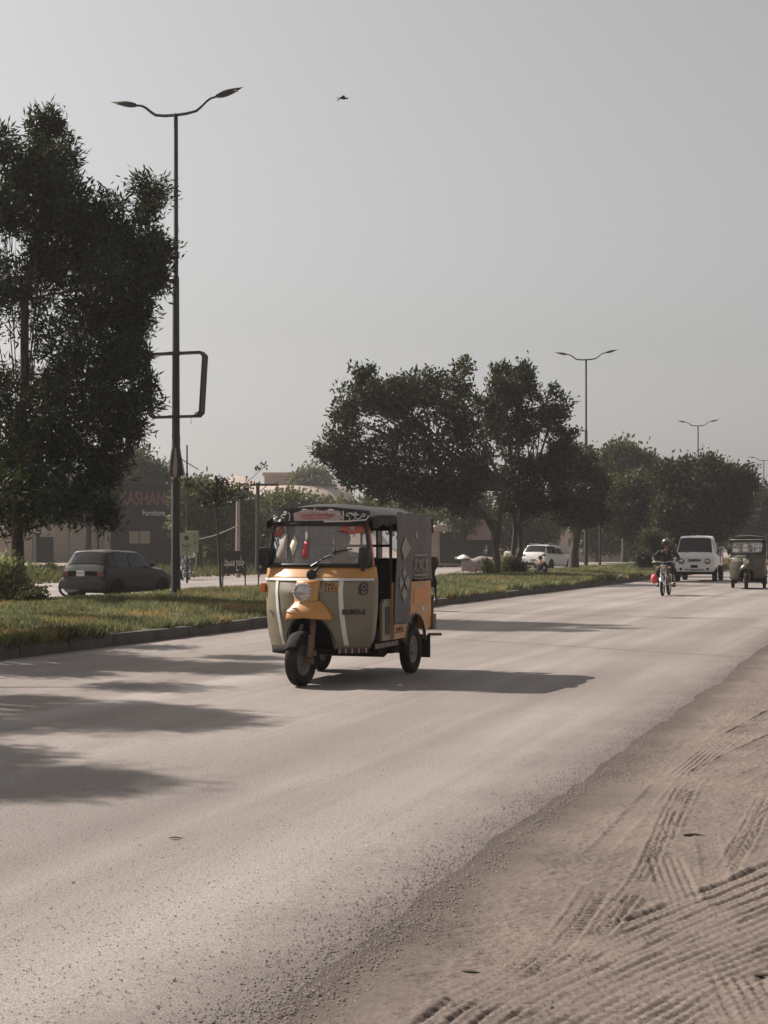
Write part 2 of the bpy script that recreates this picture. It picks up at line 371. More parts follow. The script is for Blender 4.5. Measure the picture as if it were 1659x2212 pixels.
# dirt shoulder with pressed tyre tracks
def road_xy(px, py):                     # photo point on flat ground -> road frame (X=-L, t)
    Z = F*CAMH/(py-HY); x = (px-CX)/F*Z
    return -(Z*ST - x*CT), x*ST + Z*CT
def zm(a, b): return (CX + a*.5, 1382.4 + b*.5)
TR = [ # polyline, width, kind, depth
 ([zm(1900,965),zm(1659,1070),zm(1250,1235),zm(900,1400),zm(500,1600),zm(300,1760)], .33, 'rib', .013),
 ([zm(1900,1150),zm(1659,1250),zm(1300,1400),zm(950,1560),zm(640,1740)], .22, 'rib', .009),
 ([zm(1900,1300),zm(1659,1405),zm(1400,1510),zm(1060,1710)], .20, 'rib', .009),
 ([zm(1345,620),zm(1255,790),zm(1215,900)], .07, 'knob', .010),
 ([zm(1300,640),zm(1225,780),zm(1130,1010),zm(900,1330),zm(700,1480)], .07, 'knob', .011),
 ([zm(1115,1060),zm(960,1240),zm(830,1370)], .09, 'knob', .012),
 ([zm(930,1080),zm(780,1290),zm(560,1470),zm(230,1640)], .11, 'knob', .011),
 ([zm(700,1260),zm(600,1400),zm(420,1530)], .09, 'knob', .009),
 ([zm(1900,215),zm(1659,335),zm(1450,460),zm(1280,600)], .15, 'rib', .009),
 ([zm(1900,340),zm(1659,440),zm(1330,595)], .13, 'rib', .008),
 ([zm(1900,470),zm(1659,560),zm(1500,640)], .10, 'rib', .006),
 ([zm(1205,945),zm(1300,1175)], .15, 'rib', .008),
 ([zm(1650,690),zm(1560,880),zm(1470,1030)], .09, 'knob', .009),
 ([zm(1385,800),zm(1440,1080)], .10, 'rib', .004),
 ([zm(1500,1440),zm(1659,1720)], .17, 'rib', .009),
 ([zm(1400,1500),zm(1480,1700)], .10, 'rib', .007),
 ([zm(1500,300),zm(1330,470),zm(1150,690),zm(900,960)], .10, 'rut', .004),
 ([zm(1060,330),zm(640,760),zm(400,1010)], .06, 'rut', .004),
]
def dirt_h(X, T, fine=True):
    h = .012 + .020*vnoise(X,T,.75,1) + .008*vnoise(X,T,.2,2) + .007*vnoise(X,T,.06,3)
    if fine: h += .006*vnoise(X,T,.026,4) + .004*vnoise(X,T,.014,9)
    edge = -EDGE + .03*vnoise(X*.01,T,2.3,5)*2 + .018*vnoise(X,T,.45,6)*2 + .02*vnoise(X,T,.16,16)*2
    d = X - edge
    if fine:
        for pts, wd, kind, dep in TR:
            q = [road_xy(*p) for p in pts]; best = np.full(X.shape, 9.0); tot = 0; ss = np.zeros(X.shape); s0 = 0; sg = np.zeros(X.shape)
            # densify with Catmull-Rom
            c = []
            for i in range(len(q)-1):
                p0,p1,p2,p3 = q[max(i-1,0)],q[i],q[i+1],q[min(i+2,len(q)-1)]
                for k_ in range(6):
                    u = k_/6; c.append(tuple(.5*((2*p1[a])+(-p0[a]+p2[a])*u+(2*p0[a]-5*p1[a]+4*p2[a]-p3[a])*u*u+(-p0[a]+3*p1[a]-3*p2[a]+p3[a])*u**3) for a in (0,1)))
            c.append(q[-1])
            for (ax,ay),(bx,by) in zip(c[:-1],c[1:]):
                dx,dy = bx-ax,by-ay; ln = math.hypot(dx,dy)+1e-9
                u = np.clip(((X-ax)*dx+(T-ay)*dy)/ln**2,0,1); ex = X-(ax+u*dx); ey = T-(ay+u*dy); dd = np.hypot(ex,ey)
                sd_ = np.sign(ex*dy-ey*dx)*dd; mk = dd < best
                best = np.where(mk,dd,best); sg = np.where(mk,sd_,sg); ss = np.where(mk,s0+u*ln,ss); s0 += ln
            endf = np.clip(ss/.18,0,1)*np.clip((s0-ss)/.18,0,1)
            inn = endf/(1+np.exp(np.clip((best-wd/2)/.006,-50,50))); rim = endf*np.exp(-((best-wd/2-.012)/.012)**2)*dep*.45
            wear = np.clip(.85+1.5*vnoise(X,T,.32,7)+.8*vnoise(X,T,.09,8),.25,1.1)
            if kind == 'rib':
                ph = (sg+.0055*(np.abs(((ss/.05)%1)-.5)*4-1))/(wd/4.5); gd = np.abs(ph-np.round(ph))*(wd/4.5)
                dh = -dep*.25 - dep*.80*np.exp(-(gd/.009)**2) + dep*.25*np.exp(-((gd-.020)/.008)**2)
            elif kind == 'knob':
                pat = (np.sin(2*np.pi*(ss+np.abs(sg)*.5)/.042) > 0)*(np.abs(np.sin(2*np.pi*sg/(wd*.95)))>.3); dh = -dep*.5 + dep*1.2*pat
            else: dh = -dep
            h = h - inn*.5*(h-.013) + inn*dh*wear + rim*wear
    h = np.where(d < 0, np.maximum(-.03, h*0 + d*.25 + .002), np.minimum(h+.004, d*.05+.001))
    return h
xs = np.concatenate([np.linspace(-2.45,-2.0,8)[:-1], np.linspace(-2.0,.75,372)])
ts = [3.2]
while ts[-1] < 34: ts.append(ts[-1] + .0068*(ts[-1]/4.3)**1.25)
X, T = np.meshgrid(xs, np.array(ts)); H = dirt_h(X, T)
gridmesh('dirt_shoulder', X, T, H, M['dirt'])
xs2 = np.linspace(.73, 26, 90); ts2 = np.linspace(-12, 330, 500); X, T = np.meshgrid(xs2, ts2)
gridmesh('dirt_verge', X, T, np.maximum(dirt_h(X*1.0, T, False)*1.2-.004, -.01)*np.clip((X-.7)*6,0,1)+.004, M['dirt'])
xs3 = np.linspace(-2.3, .75, 40); ts3 = np.linspace(33.9, 330, 500); X, T = np.meshgrid(xs3, ts3); gridmesh('dirt_shoulder', X, T, dirt_h(X, T, False), M['dirt'])
xs3 = np.linspace(-2.3, .75, 40); ts3 = np.linspace(-12, 3.22, 60); X, T = np.meshgrid(xs3, ts3); gridmesh('dirt_shoulder', X, T, dirt_h(X, T, False), M['dirt'])
# median strip
def med_h(L, t):
    u = np.clip((L-KERB)/(MED2-KERB),0,1)
    return .13 + .16*np.sin(np.pi*u)**.6 + .05*vnoise(L,t,1.7,11) + .05*vnoise(L,t,.5,12)*np.sin(np.pi*u)
Ls = np.linspace(KERB+.14, MED2-.16, 46); tt = np.concatenate([np.linspace(2,80,560), np.linspace(80.5,330,420)])
L_, T_ = np.meshgrid(Ls, tt); gridmesh('grass_strip', -L_, T_, med_h(L_,T_), M['soil'])
kb = MB()
rng = random.Random(4)
t = 2.0
while t < 240:
    ln = 1.2 if t < 120 else 6.0
    jz = rng.uniform(-.012,.012); jx = rng.uniform(-.012,.012)
    kb.box((-(KERB+.07+jx), t+ln/2, .03+jz), (.15, ln-.025, .28), (0,0,rng.uniform(-.004,.004)), ch=.012 if t < 70 else 0)
    if t < 120: kb.box((-(MED2-.08), t+ln/2, .05), (.15, ln-.02, .2))
    t += ln
ko = kb.build('kerb', M['concrete'], None, 40); ko.rotation_euler = (0,0,-TH); tag(ko, kind='structure')
# grass
def blades(name, n, Lr, tr, hgt, wid, mat_, seed, hfun, dens=None, spread=.35):
    r = np.random.default_rng(seed); u = r.random(n)
    t_ = tr[0]*(tr[1]/tr[0])**(u**1.15); L = Lr[0] + (Lr[1]-Lr[0])*r.random(n)
    d = vnoise(L,t_,1.3,21) + .6*vnoise(L,t_,.45,22); k_ = d > -.26 + (0 if dens is None else dens)
    L, t_ = L[k_], t_[k_]; n = len(L); sc_ = np.clip((t_/28.0),.8,5.0)
    hh = hgt*(.45+r.random(n))*(1+.9*np.clip(vnoise(L,t_,2.2,23)+.1,-.4,.6))*np.clip(sc_**.25,.9,1.4); ww = wid*sc_*(.6+.8*r.random(n))
    a = r.random(n)*2*np.pi; ln = hh*spread*r.random(n)*2; b = a + r.normal(0,.5,n)
    x, y, z = -L, t_, hfun(L,t_)-.01
    sx, sy = np.cos(a)*ww/2, np.sin(a)*ww/2; tx, ty = -np.sin(b)*ln, np.cos(b)*ln
    V = np.stack([np.stack([x-sx,y-sy,z],1), np.stack([x+sx,y+sy,z],1), np.stack([x+sx*.6+tx*.45,y+sy*.6+ty*.45,z+hh*.6],1), np.stack([x+tx,y+ty,z+hh],1)],1).reshape(-1,3)
    Fq = (np.arange(n)[:,None]*4 + np.array([0,1,2,3])[None,:])
    o = npmesh(name, V, Fq, mat_); o.rotation_euler = (0,0,-TH); tag(o, kind='stuff'); return o
blades('grass', 330000, (KERB+.1, MED2-.05), (17.0, 150.0), .105, .016, M['grass'], 5, med_h)
def flat_h(L, t): return np.zeros_like(L)
blades('grass', 46000, (KERB-.01, KERB+.32), (16.0, 110.0), .145, .018, M['grass'], 15, lambda L,t: np.full_like(L,.14), .12, .42)
blades('roadside_grass', 60000, (LR2+.5, LR2+22), (30.0, 200.0), .22, .045, M['leaffar'], 6, flat_h, .15)
# small stones scattered over road and shoulder
def stones(name, n, seed, mat_):
    r = np.random.default_rng(seed); Z = 4.0*(20/4.0)**(r.random(n)**1.05); x = (r.random(n)*2-1)*Z*.32
    X_ = -(Z*ST-x*CT); T_ = x*ST+Z*CT; dn = vnoise(X_,T_,.9,31)+.9*vnoise(X_,T_,.25,33)
    kk = dn > -.30+.10*(X_>-EDGE)*1; x, Z, X_, T_ = x[kk], Z[kk], X_[kk], T_[kk]; n = len(x)
    s = .0010 + .0026*r.random(n)**3.0 + .0030*(r.random(n)>.992)
    base = np.where(X_ > -EDGE-.1, np.interp(X_,[-1.9,-1.6,0],[.0,.012,.014]), .0)
    o6 = np.array([[1,0,0],[0,1,0],[-1,0,0],[0,-1,0],[0,0,.8],[0,0,-.8]])
    a = r.random(n)*6.28; jit = 1+.35*(r.random((n,6,1))-.5)
    q = o6[None]*jit*s[:,None,None]; q = np.concatenate([q[:,:,0:1]*1.8, q[:,:,1:2], q[:,:,2:3]],2)
    qx = q[:,:,0]*np.cos(a)[:,None]-q[:,:,1]*np.sin(a)[:,None]; qy = q[:,:,0]*np.sin(a)[:,None]+q[:,:,1]*np.cos(a)[:,None]
    V = np.stack([qx+x[:,None], qy+Z[:,None], q[:,:,2]+(base+s*.55)[:,None]],2).reshape(-1,3)
    f = np.array([[0,1,4],[1,2,4],[2,3,4],[3,0,4]])
    Fq = (np.arange(n)[:,None,None]*6+f[None]).reshape(-1,3)
    o = npmesh(name, V, Fq, mat_); tag(o, kind='stuff'); return o
M['stone'] = mat('grit', (.085,.07,.06), .95, var=.4, scale=30)
stones('gravel', 34000, 8, M['stone'])
def edge_grit(n, seed, mat_):
    r = np.random.default_rng(seed); T_ = 3.4*(26/3.4)**r.random(n); X_ = -EDGE+.02+r.normal(0,.13,n)+.05*vnoise(T_*0,T_,.5,41)
    s = .0015+.0060*r.random(n)**3.2; x = X_*CT+T_*ST; y = -X_*ST+T_*CT
    o6 = np.array([[1,0,0],[0,1,0],[-1,0,0],[0,-1,0],[0,0,.8],[0,0,-.8]]); q = o6[None]*(1+.6*(r.random((n,6,1))-.5))*s[:,None,None]
    z = np.where(X_ > -EDGE+.05, .008, .0)+s*.5
    V = (q + np.stack([x,y,z],1)[:,None,:]).reshape(-1,3); f = np.array([[0,1,4],[1,2,4],[2,3,4],[3,0,4]])
    o = npmesh('gravel', V, (np.arange(n)[:,None,None]*6+f[None]).reshape(-1,3), mat_); tag(o, kind='stuff')
M['grit2'] = mat('edge_grit', (.13,.105,.09), .95, var=.5, scale=60)
edge_grit(26000, 61, M['grit2'])
# ------------------------------------------------------------------ trees
def leaves(name, centers, nleaf, ll, lw, crad, mat_, parent, seed, outc=None, up=.25, flat=.35):
    r = np.random.default_rng(seed); C = np.repeat(np.array(centers), nleaf, 0); n = len(C)
    O = np.repeat(np.array(outc), nleaf, 0) if outc is not None else np.zeros_like(C)
    p = C + r.normal(0, crad, (n,3))*np.array([1,1,.8])
    d = r.normal(0,1,(n,3)) + O*.7; d[:,2] += up; d /= np.linalg.norm(d,axis=1)[:,None]+1e-9
    s = np.cross(d, r.normal(0,1,(n,3))); s /= np.linalg.norm(s,axis=1)[:,None]+1e-9
    L = ll*(.6+.8*r.random(n))[:,None]; W = lw*(.6+.8*r.random(n))[:,None]
    V = np.stack([p, p+d*L*.45+s*W*.5, p+d*L, p+d*L*.45-s*W*.5],1).reshape(-1,3)
    Fq = np.arange(n)[:,None]*4 + np.array([0,1,2,3])[None]
    return npmesh(name, V, Fq, mat_, parent)
def tree(name, label, Z, base_px, circles, ncl, nleaf, ll, lw, trunk_r, m='leaf', seed=1, group=None, cat='tree', stems=None, depth=1.0, h0=.15, crad=None, gaps=.30, limbr=1.0, limbs=True, cgrow=1.0):
    """circles: outline of the crown as (photo x, photo y, radius) at distance Z, each given its own depth"""
    rg = random.Random(seed); r = np.random.default_rng(seed)
    root = empty(name, G(base_px, Z, h0)); bx = root.location
    tag(root, label, cat, group)
    cs = []
    for (px,py,rp) in circles:
        c = P(px,py,Z) - bx; rr = rp/F*Z*cgrow; cs.append((c, rr))
    zs = [c.z for c,_ in cs]; xs_ = [c.x for c,_ in cs]; xc = sum(xs_)/len(xs_)
    span = (max(xs_)-min(xs_))/2+.5
    pts = []; outs = []; blobs = []
    for i,(c,rr) in enumerate(cs):
        half = math.sqrt(max(.04, 1-min(.96,((c.x-xc)/span)**2)))*span*.75*depth
        for k_ in range(2 if half > rr else 1):
            yy = rg.uniform(-half, half) if k_ == 0 else (half*.6 if rg.random()<.5 else -half*.6)
            blobs.append((Vector((c.x, yy, c.z)), rr))
    wts = np.array([b[1]**1.7 for b in blobs]); wts /= wts.sum()
    idx = r.choice(len(blobs), ncl, p=wts)
    d = r.normal(0,1,(ncl,3)); d /= np.linalg.norm(d,axis=1)[:,None]
    rad = r.random(ncl)**.45
    C = np.array([tuple(blobs[i][0]) for i in idx]); RR = np.array([blobs[i][1] for i in idx])
    lump = 1 + .22*vnoise(d[:,0]*2+C[:,0], d[:,2]*2+C[:,2], .9, seed)*2
    pp = C + d*(rad*RR*lump)[:,None]
    sc_ = max(.5, Z/60)
    sp_p = []; sp_d = []
    for _ in range(int(ncl*.016)):      # shoots that break the outline
        i = rg.randrange(len(blobs)); c, rr = blobs[i]; dd = Vector((rg.gauss(0,1), rg.gauss(0,1), rg.gauss(.7,.8))).normalized(); ln = rg.uniform(.25,.75)*min(rr, .9*sc_+.2)
        for k_ in range(5):
            sp_p.append(tuple(c+dd*(rr*.9+ln*k_/4)+Vector((0,0,.05*k_*ln)))); sp_d.append(tuple(dd))
    keep = (vnoise(pp[:,0]+pp[:,1]*.6, pp[:,2]+pp[:,1]*.3, .55*sc_, seed+3) + .6*vnoise(pp[:,0]-pp[:,1]*.5, pp[:,2], .22*sc_, seed+4)) > -.5+gaps
    pp, d = np.concatenate([pp[keep], np.array(sp_p)]), np.concatenate([d[keep], np.array(sp_d)])
    leaves('crown', pp, nleaf, ll, lw, crad or ll*1.3, M[m], root, seed, d)
    tb = MB(); stems = stems or [[(0,0,0),(0,0,1)]]
    tops = []
    for st in stems:
        q = [Vector((p[0]-bx.x, rg.uniform(-.1,.1)*i, p[2]-bx.z)) if not isinstance(p, tuple) else Vector(p) for i,p in enumerate(st)]
        n = len(q); tb.tube(q, [trunk_r*(1.25 if i == 0 else 1-.55*i/n) for i in range(n)], 9); tops.append(q)
    if limbs:
        for c, rr in blobs:
            q = rg.choice(tops); cand = [p for p in q[len(q)//2:] if p.z < c.z] or [q[len(q)//2]]
            s = cand[-1]; md = s.lerp(c,.5)+Vector((rg.uniform(-.2,.2),rg.uniform(-.2,.2),rg.uniform(-.1,.35)))*rr
            tb.tube([s, md, c], [trunk_r*.36*limbr, trunk_r*.2*limbr, trunk_r*.05*limbr], 5)
            for _ in range(2):
                e = c + Vector((rg.uniform(-1,1),rg.uniform(-1,1),rg.uniform(-.5,1)))*rr*.8
                tb.tube([md, c.lerp(e,.5), e], [trunk_r*.12*limbr, trunk_r*.07*limbr, trunk_r*.02], 4)
    tb.build('trunk', M['bark'], root, 50)
    return root
def ptl(lst, Z): return [P(a,b,Z) for a,b in lst]
tree('roadside_tree', 'tall dark narrow-leaved tree with several pointed tops beside the nearest double street lamp', 32, 38,
  [(105,285,34),(100,340,52),(60,380,40),(15,330,40),(110,420,75),(175,465,42),(30,470,80),(130,540,95),(240,500,45),(262,540,50),(330,425,26),(315,480,40),(330,545,30),(262,620,85),(335,600,40),
   (60,650,110),(180,730,110),(280,690,52),(322,835,14),(60,850,115),(200,860,105),(270,910,52),(100,970,105),(20,1000,80),(215,1000,55),(60,1080,62),(150,1090,52),(215,1115,26),(15,1120,55),(285,790,40),(245,760,55),
   (-70,600,110),(-70,850,120),(-60,440,70),(-60,1040,80),(305,870,18),(245,440,14)],
  6000, 17, .18, .042, .135, 'leaf', 11, stems=[ptl([(40,1300),(36,1150),(42,1000),(46,850),(60,650),(95,450)],32), ptl([(40,1060),(44,1000)],32)], crad=.12, gaps=.41, h0=.2, limbr=.40, depth=.55, cgrow=.88)
# neighbour out of frame on the left, whose shade lies on the road
def shade_tree(t, L, hgt, seed, label):
    b = RP(t, L, .15); root = empty('roadside_tree', b); tag(root, label, 'tree'); rg = random.Random(seed); bl = []
    for i in range(40):
        z = rg.uniform(.22,1.0); sp = (1-z**1.8)*hgt*.36+.2; bl.append((Vector((rg.uniform(-1,1)*sp*1.25, rg.uniform(-1,1)*sp*1.25, z*hgt-.4)), rg.uniform(.35,.85)*(1.2-.6*z)))
    r = np.random.default_rng(seed); ncl = 3000; idx = r.integers(0,len(bl),ncl); d = r.normal(0,1,(ncl,3)); d /= np.linalg.norm(d,axis=1)[:,None]
    C = np.array([tuple(bl[i][0]) for i in idx]); RR = np.array([bl[i][1] for i in idx]); pp = C+d*(r.random(ncl)**.45*RR)[:,None]
    leaves('crown', pp, 12, .18, .045, .14, M['leaf'], root, seed, d)
    tb = MB().tube([(0,0,-.1),(.05,0,hgt*.3),(0,.1,hgt*.7),(0,0,hgt*.95)],[.2,.16,.09,.03],9)
    for c,rr in bl: tb.tube([(0,0,max(.8,c.z*.6)), c*.6+Vector((0,0,.3*c.z)), c],[.06,.04,.015],5)
    tb.build('trunk', M['bark'], root, 50)
shade_tree(9.8, 16.6, 10.8, 71, 'narrow-leaved tree out of frame at the left whose shade crosses the road')
shade_tree(13.2, 16.9, 10.4, 72, 'taller narrow-leaved tree out of frame at the left beyond its neighbour')
shade_tree(17.6, 16.8, 8.8, 73, 'shortest of the narrow-leaved trees out of frame at the left, nearest the tall left tree')
# middle group
tree('roadside_tree', 'broad spreading dark tree leaning left over the roof of the orange and olive rickshaw', 61, 1072,
  [(785,812,18),(800,850,42),(755,855,36),(745,900,40),(830,880,60),(870,845,34),(920,835,40),(905,880,60),(960,870,50),(990,830,28),(1010,795,12),(1000,890,50),(850,940,80),(780,960,45),(735,975,40),(700,990,22),(745,1010,36),(800,1010,60),
   (880,1010,80),(960,970,80),(940,1050,60),(860,1060,45),(820,1050,40),(1000,1040,60),(1020,960,60),(760,1040,22),(990,1085,26),(880,1075,16)],
  4300, 13, .19, .085, .16, 'leaf', 21, group='dark leafy trees of the median', stems=[ptl([(1074,1256),(1073,1200),(1068,1150),(1050,1115),(1010,1070),(940,1000)],61), ptl([(1073,1170),(1078,1130),(1090,1060)],61)], crad=.14, gaps=.45, depth=.55, cgrow=.86)
tree('roadside_tree', 'upright rounded dark tree with twin trunks at the middle of the median', 66, 1112,
  [(1085,812,20),(1085,850,34),(1128,815,22),(1130,860,42),(1165,880,40),(1060,880,40),(1198,862,18),(1195,900,34),(1150,930,60),(1080,930,60),(1215,940,24),(1232,958,14),(1200,970,40),(1110,1000,70),(1170,1020,60),(1060,1010,50),(1210,1030,30),(1090,1075,38),(1150,1085,38),(1205,1085,24)],
  3700, 13, .19, .085, .13, 'leaf', 22, group='dark leafy trees of the median', stems=[ptl([(1110,1248),(1108,1200),(1112,1150),(1110,1050)],66), ptl([(1112,1240),(1126,1190),(1122,1130),(1150,1040)],66)], crad=.14, gaps=.45, depth=.55, cgrow=.82)
tree('roadside_tree', 'low dark bushy tree on one thick trunk in front of the second double street lamp', 76, 1240,
  [(1243,990,18),(1270,985,16),(1235,1025,32),(1268,1030,26),(1225,1065,30),(1260,1075,34),(1290,1050,16),(1240,1105,34),(1280,1110,22),(1215,1100,22)],
  2400, 12, .19, .10, .27, 'leaf', 23, group='dark leafy trees of the median', stems=[ptl([(1240,1240),(1240,1200),(1246,1150),(1250,1090)],76)], crad=.22, gaps=.1)
# avenue beyond
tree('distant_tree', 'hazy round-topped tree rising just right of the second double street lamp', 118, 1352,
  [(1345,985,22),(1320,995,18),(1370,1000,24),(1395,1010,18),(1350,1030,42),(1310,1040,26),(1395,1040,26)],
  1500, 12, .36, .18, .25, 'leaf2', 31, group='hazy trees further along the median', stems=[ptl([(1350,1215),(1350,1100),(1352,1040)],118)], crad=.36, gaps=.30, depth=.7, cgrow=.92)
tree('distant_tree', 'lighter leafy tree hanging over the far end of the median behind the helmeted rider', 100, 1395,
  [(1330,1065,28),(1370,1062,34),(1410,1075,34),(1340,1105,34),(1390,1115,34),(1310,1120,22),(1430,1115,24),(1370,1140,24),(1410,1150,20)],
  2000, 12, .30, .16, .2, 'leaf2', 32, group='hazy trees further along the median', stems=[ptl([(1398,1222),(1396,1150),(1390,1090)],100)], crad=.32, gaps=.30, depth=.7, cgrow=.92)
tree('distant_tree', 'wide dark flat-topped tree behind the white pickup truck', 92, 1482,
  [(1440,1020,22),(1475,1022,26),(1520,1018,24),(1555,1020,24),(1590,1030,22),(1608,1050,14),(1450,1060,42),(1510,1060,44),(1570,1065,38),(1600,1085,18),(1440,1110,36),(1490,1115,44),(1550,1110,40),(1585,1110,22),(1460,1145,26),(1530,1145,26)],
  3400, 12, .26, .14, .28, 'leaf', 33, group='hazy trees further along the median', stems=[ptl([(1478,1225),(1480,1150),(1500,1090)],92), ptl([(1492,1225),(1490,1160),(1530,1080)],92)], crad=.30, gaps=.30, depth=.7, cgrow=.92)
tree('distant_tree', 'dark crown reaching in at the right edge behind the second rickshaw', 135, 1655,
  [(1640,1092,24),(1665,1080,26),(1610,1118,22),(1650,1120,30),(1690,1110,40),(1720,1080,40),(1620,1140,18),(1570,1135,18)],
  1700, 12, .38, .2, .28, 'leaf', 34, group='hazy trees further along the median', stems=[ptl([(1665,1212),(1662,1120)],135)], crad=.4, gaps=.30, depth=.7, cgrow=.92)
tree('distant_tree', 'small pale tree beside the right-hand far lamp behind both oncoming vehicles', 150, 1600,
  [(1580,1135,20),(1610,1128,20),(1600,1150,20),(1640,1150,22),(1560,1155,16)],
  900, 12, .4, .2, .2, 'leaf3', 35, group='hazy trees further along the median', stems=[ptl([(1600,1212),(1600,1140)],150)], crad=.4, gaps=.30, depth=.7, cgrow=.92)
# trees on the far side of the second carriageway
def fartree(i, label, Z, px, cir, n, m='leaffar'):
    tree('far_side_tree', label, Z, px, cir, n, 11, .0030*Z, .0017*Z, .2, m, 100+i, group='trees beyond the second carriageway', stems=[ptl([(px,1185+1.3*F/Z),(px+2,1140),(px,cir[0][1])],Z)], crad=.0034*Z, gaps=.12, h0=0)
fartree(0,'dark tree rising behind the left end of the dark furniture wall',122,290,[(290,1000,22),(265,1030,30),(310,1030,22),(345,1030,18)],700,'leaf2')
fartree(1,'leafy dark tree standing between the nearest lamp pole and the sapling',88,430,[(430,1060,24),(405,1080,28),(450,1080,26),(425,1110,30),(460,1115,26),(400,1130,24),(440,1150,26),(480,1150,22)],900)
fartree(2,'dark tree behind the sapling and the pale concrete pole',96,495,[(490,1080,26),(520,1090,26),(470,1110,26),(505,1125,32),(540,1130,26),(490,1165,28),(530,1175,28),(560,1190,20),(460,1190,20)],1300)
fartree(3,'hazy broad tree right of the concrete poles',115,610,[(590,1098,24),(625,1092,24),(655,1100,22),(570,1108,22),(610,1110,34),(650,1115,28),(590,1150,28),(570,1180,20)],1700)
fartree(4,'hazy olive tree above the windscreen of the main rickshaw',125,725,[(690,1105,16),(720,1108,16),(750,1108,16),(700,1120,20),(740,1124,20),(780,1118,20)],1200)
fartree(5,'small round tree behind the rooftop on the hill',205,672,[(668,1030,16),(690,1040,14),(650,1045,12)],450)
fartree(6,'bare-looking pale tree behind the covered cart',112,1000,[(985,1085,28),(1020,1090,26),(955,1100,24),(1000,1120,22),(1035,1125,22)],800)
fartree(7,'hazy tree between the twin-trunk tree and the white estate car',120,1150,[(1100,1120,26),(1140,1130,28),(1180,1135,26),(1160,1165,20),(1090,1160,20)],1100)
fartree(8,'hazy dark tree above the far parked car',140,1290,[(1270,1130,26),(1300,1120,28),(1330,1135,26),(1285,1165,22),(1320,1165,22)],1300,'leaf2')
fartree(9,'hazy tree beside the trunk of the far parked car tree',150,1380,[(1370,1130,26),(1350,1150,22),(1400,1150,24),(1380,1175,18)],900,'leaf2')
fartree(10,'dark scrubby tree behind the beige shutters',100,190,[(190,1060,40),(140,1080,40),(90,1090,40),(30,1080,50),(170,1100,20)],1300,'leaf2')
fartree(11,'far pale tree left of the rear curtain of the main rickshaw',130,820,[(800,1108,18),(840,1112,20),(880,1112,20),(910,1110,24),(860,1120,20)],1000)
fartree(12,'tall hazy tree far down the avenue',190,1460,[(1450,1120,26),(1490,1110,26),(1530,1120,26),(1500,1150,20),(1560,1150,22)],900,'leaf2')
# ---- umbrella sapling
def sapling():
    Z = 38.5; b = G(478,Z,.25); root = empty('young_tree', b); tag(root, 'thin umbrella-shaped sapling with wide spreading branches right of the nearest lamp', 'tree')
    tb = MB(); q = lambda a,b_,dy=0: P(a,b_,Z)-b+Vector((0,dy,0))
    tb.tube([q(478,1290),q(475,1230),q(471,1160),q(467,1095)],[.035,.032,.028,.026],8); tb.tube([q(467,1095),q(466,1060),q(468,1030)],[.024,.016,.008],6)
    br = [[(467,1096),(440,1070),(410,1050),(385,1040)],[(467,1090),(490,1070),(530,1045),(572,1008)],[(467,1098),(445,1092),(425,1085)],[(467,1095),(500,1085),(520,1072)],[(467,1085),(455,1060),(430,1042)],[(467,1085),(480,1060),(500,1035)],[(467,1092),(520,1062),(545,1052)],[(467,1080),(430,1062),(405,1032)],[(467,1060),(475,1045),(485,1040)]]
    C = []; rg = random.Random(3)
    for i,bb in enumerate(br):
        dy = rg.uniform(-.9,.9) if i > 1 else 0; n = len(bb)
        pts = [q(a,c,dy*k_/(n-1)) for k_,(a,c) in enumerate(bb)]; tb.tube(pts, [.017,.012,.009,.005][:n], 5)
        for k_ in range(n-1):
            for u in range(10):
                p = pts[k_].lerp(pts[k_+1], rg.random())
                if (p-q(467,1095)).length > .12: C.append(tuple(p+Vector((rg.uniform(-.06,.06),rg.uniform(-.12,.12),rg.uniform(-.03,.11)))))
    for u in range(22): C.append(tuple(q(468+rg.uniform(-5,5), 1030+rg.uniform(0,30))))
    leaves('crown', C, 6, .085, .042, .040, M['leaf'], root, 55, None, .5); tb.build('trunk', M['bark'], root, 50)
sapling()
# ---- bushes
def bush(label, Z, px, blobs, n, ll=.09, m='leaf3', seed=1, h0=.2, name='bush', group='bushes on the median'):
    root = empty(name, G(px,Z,h0)); tag(root, label, 'bush', group); r = np.random.default_rng(seed); b = root.location; C = []; D = []
    tb = MB()
    for (a,c,rp) in blobs:
        ce = P(a,c,Z)-b; rr = rp/F*Z; k_ = int(n*rp**2/sum(q[2]**2 for q in blobs)); d = r.normal(0,1,(k_,3)); d /= np.linalg.norm(d,axis=1)[:,None]
        C += [tuple(v) for v in (np.array(ce)+d*(r.random(k_)**.5*rr)[:,None])]; D += [tuple(v) for v in d]
        for _ in range(3): tb.tube([(0,0,0), Vector(ce)*.5+Vector((0,0,.05)), Vector(ce)+Vector((r.normal(0,.3)*rr,r.normal(0,.3)*rr,rr*.5))],[.02,.014,.006],5)
    leaves('foliage', C, 9, ll, ll*.5, ll*1.0, M[m], root, seed, D); tb.build('stems', M['bark'], root)
bush('pale-leaved bush growing round the foot of the tall left tree', 31, 40, [(20,1270,32),(45,1290,26),(70,1285,20),(10,1230,26),(-20,1280,36),(30,1240,18)], 420, .11, 'leafpale', 3)
bush('low dark shrub at the base of the tall left trunk', 30, 62, [(62,1300,18),(85,1298,12)], 160, .09, 'leaf2', 4)
bush('small pale shrub left of the forked trunk in the middle of the median', 60, 1055, [(1055,1228,9),(1062,1240,10),(1052,1216,6)], 150, .10, 'leaf3', 5)
bush('pale shrub between the forked trunk and the twin trunks', 63, 1094, [(1092,1222,10),(1098,1208,7),(1094,1235,9)], 150, .10, 'leaf3', 6)
bush('dark rounded shrub at the foot of the twin-trunk tree', 63, 1120, [(1120,1222,13),(1112,1235,12),(1130,1236,8)], 230, .11, 'leaf', 7)
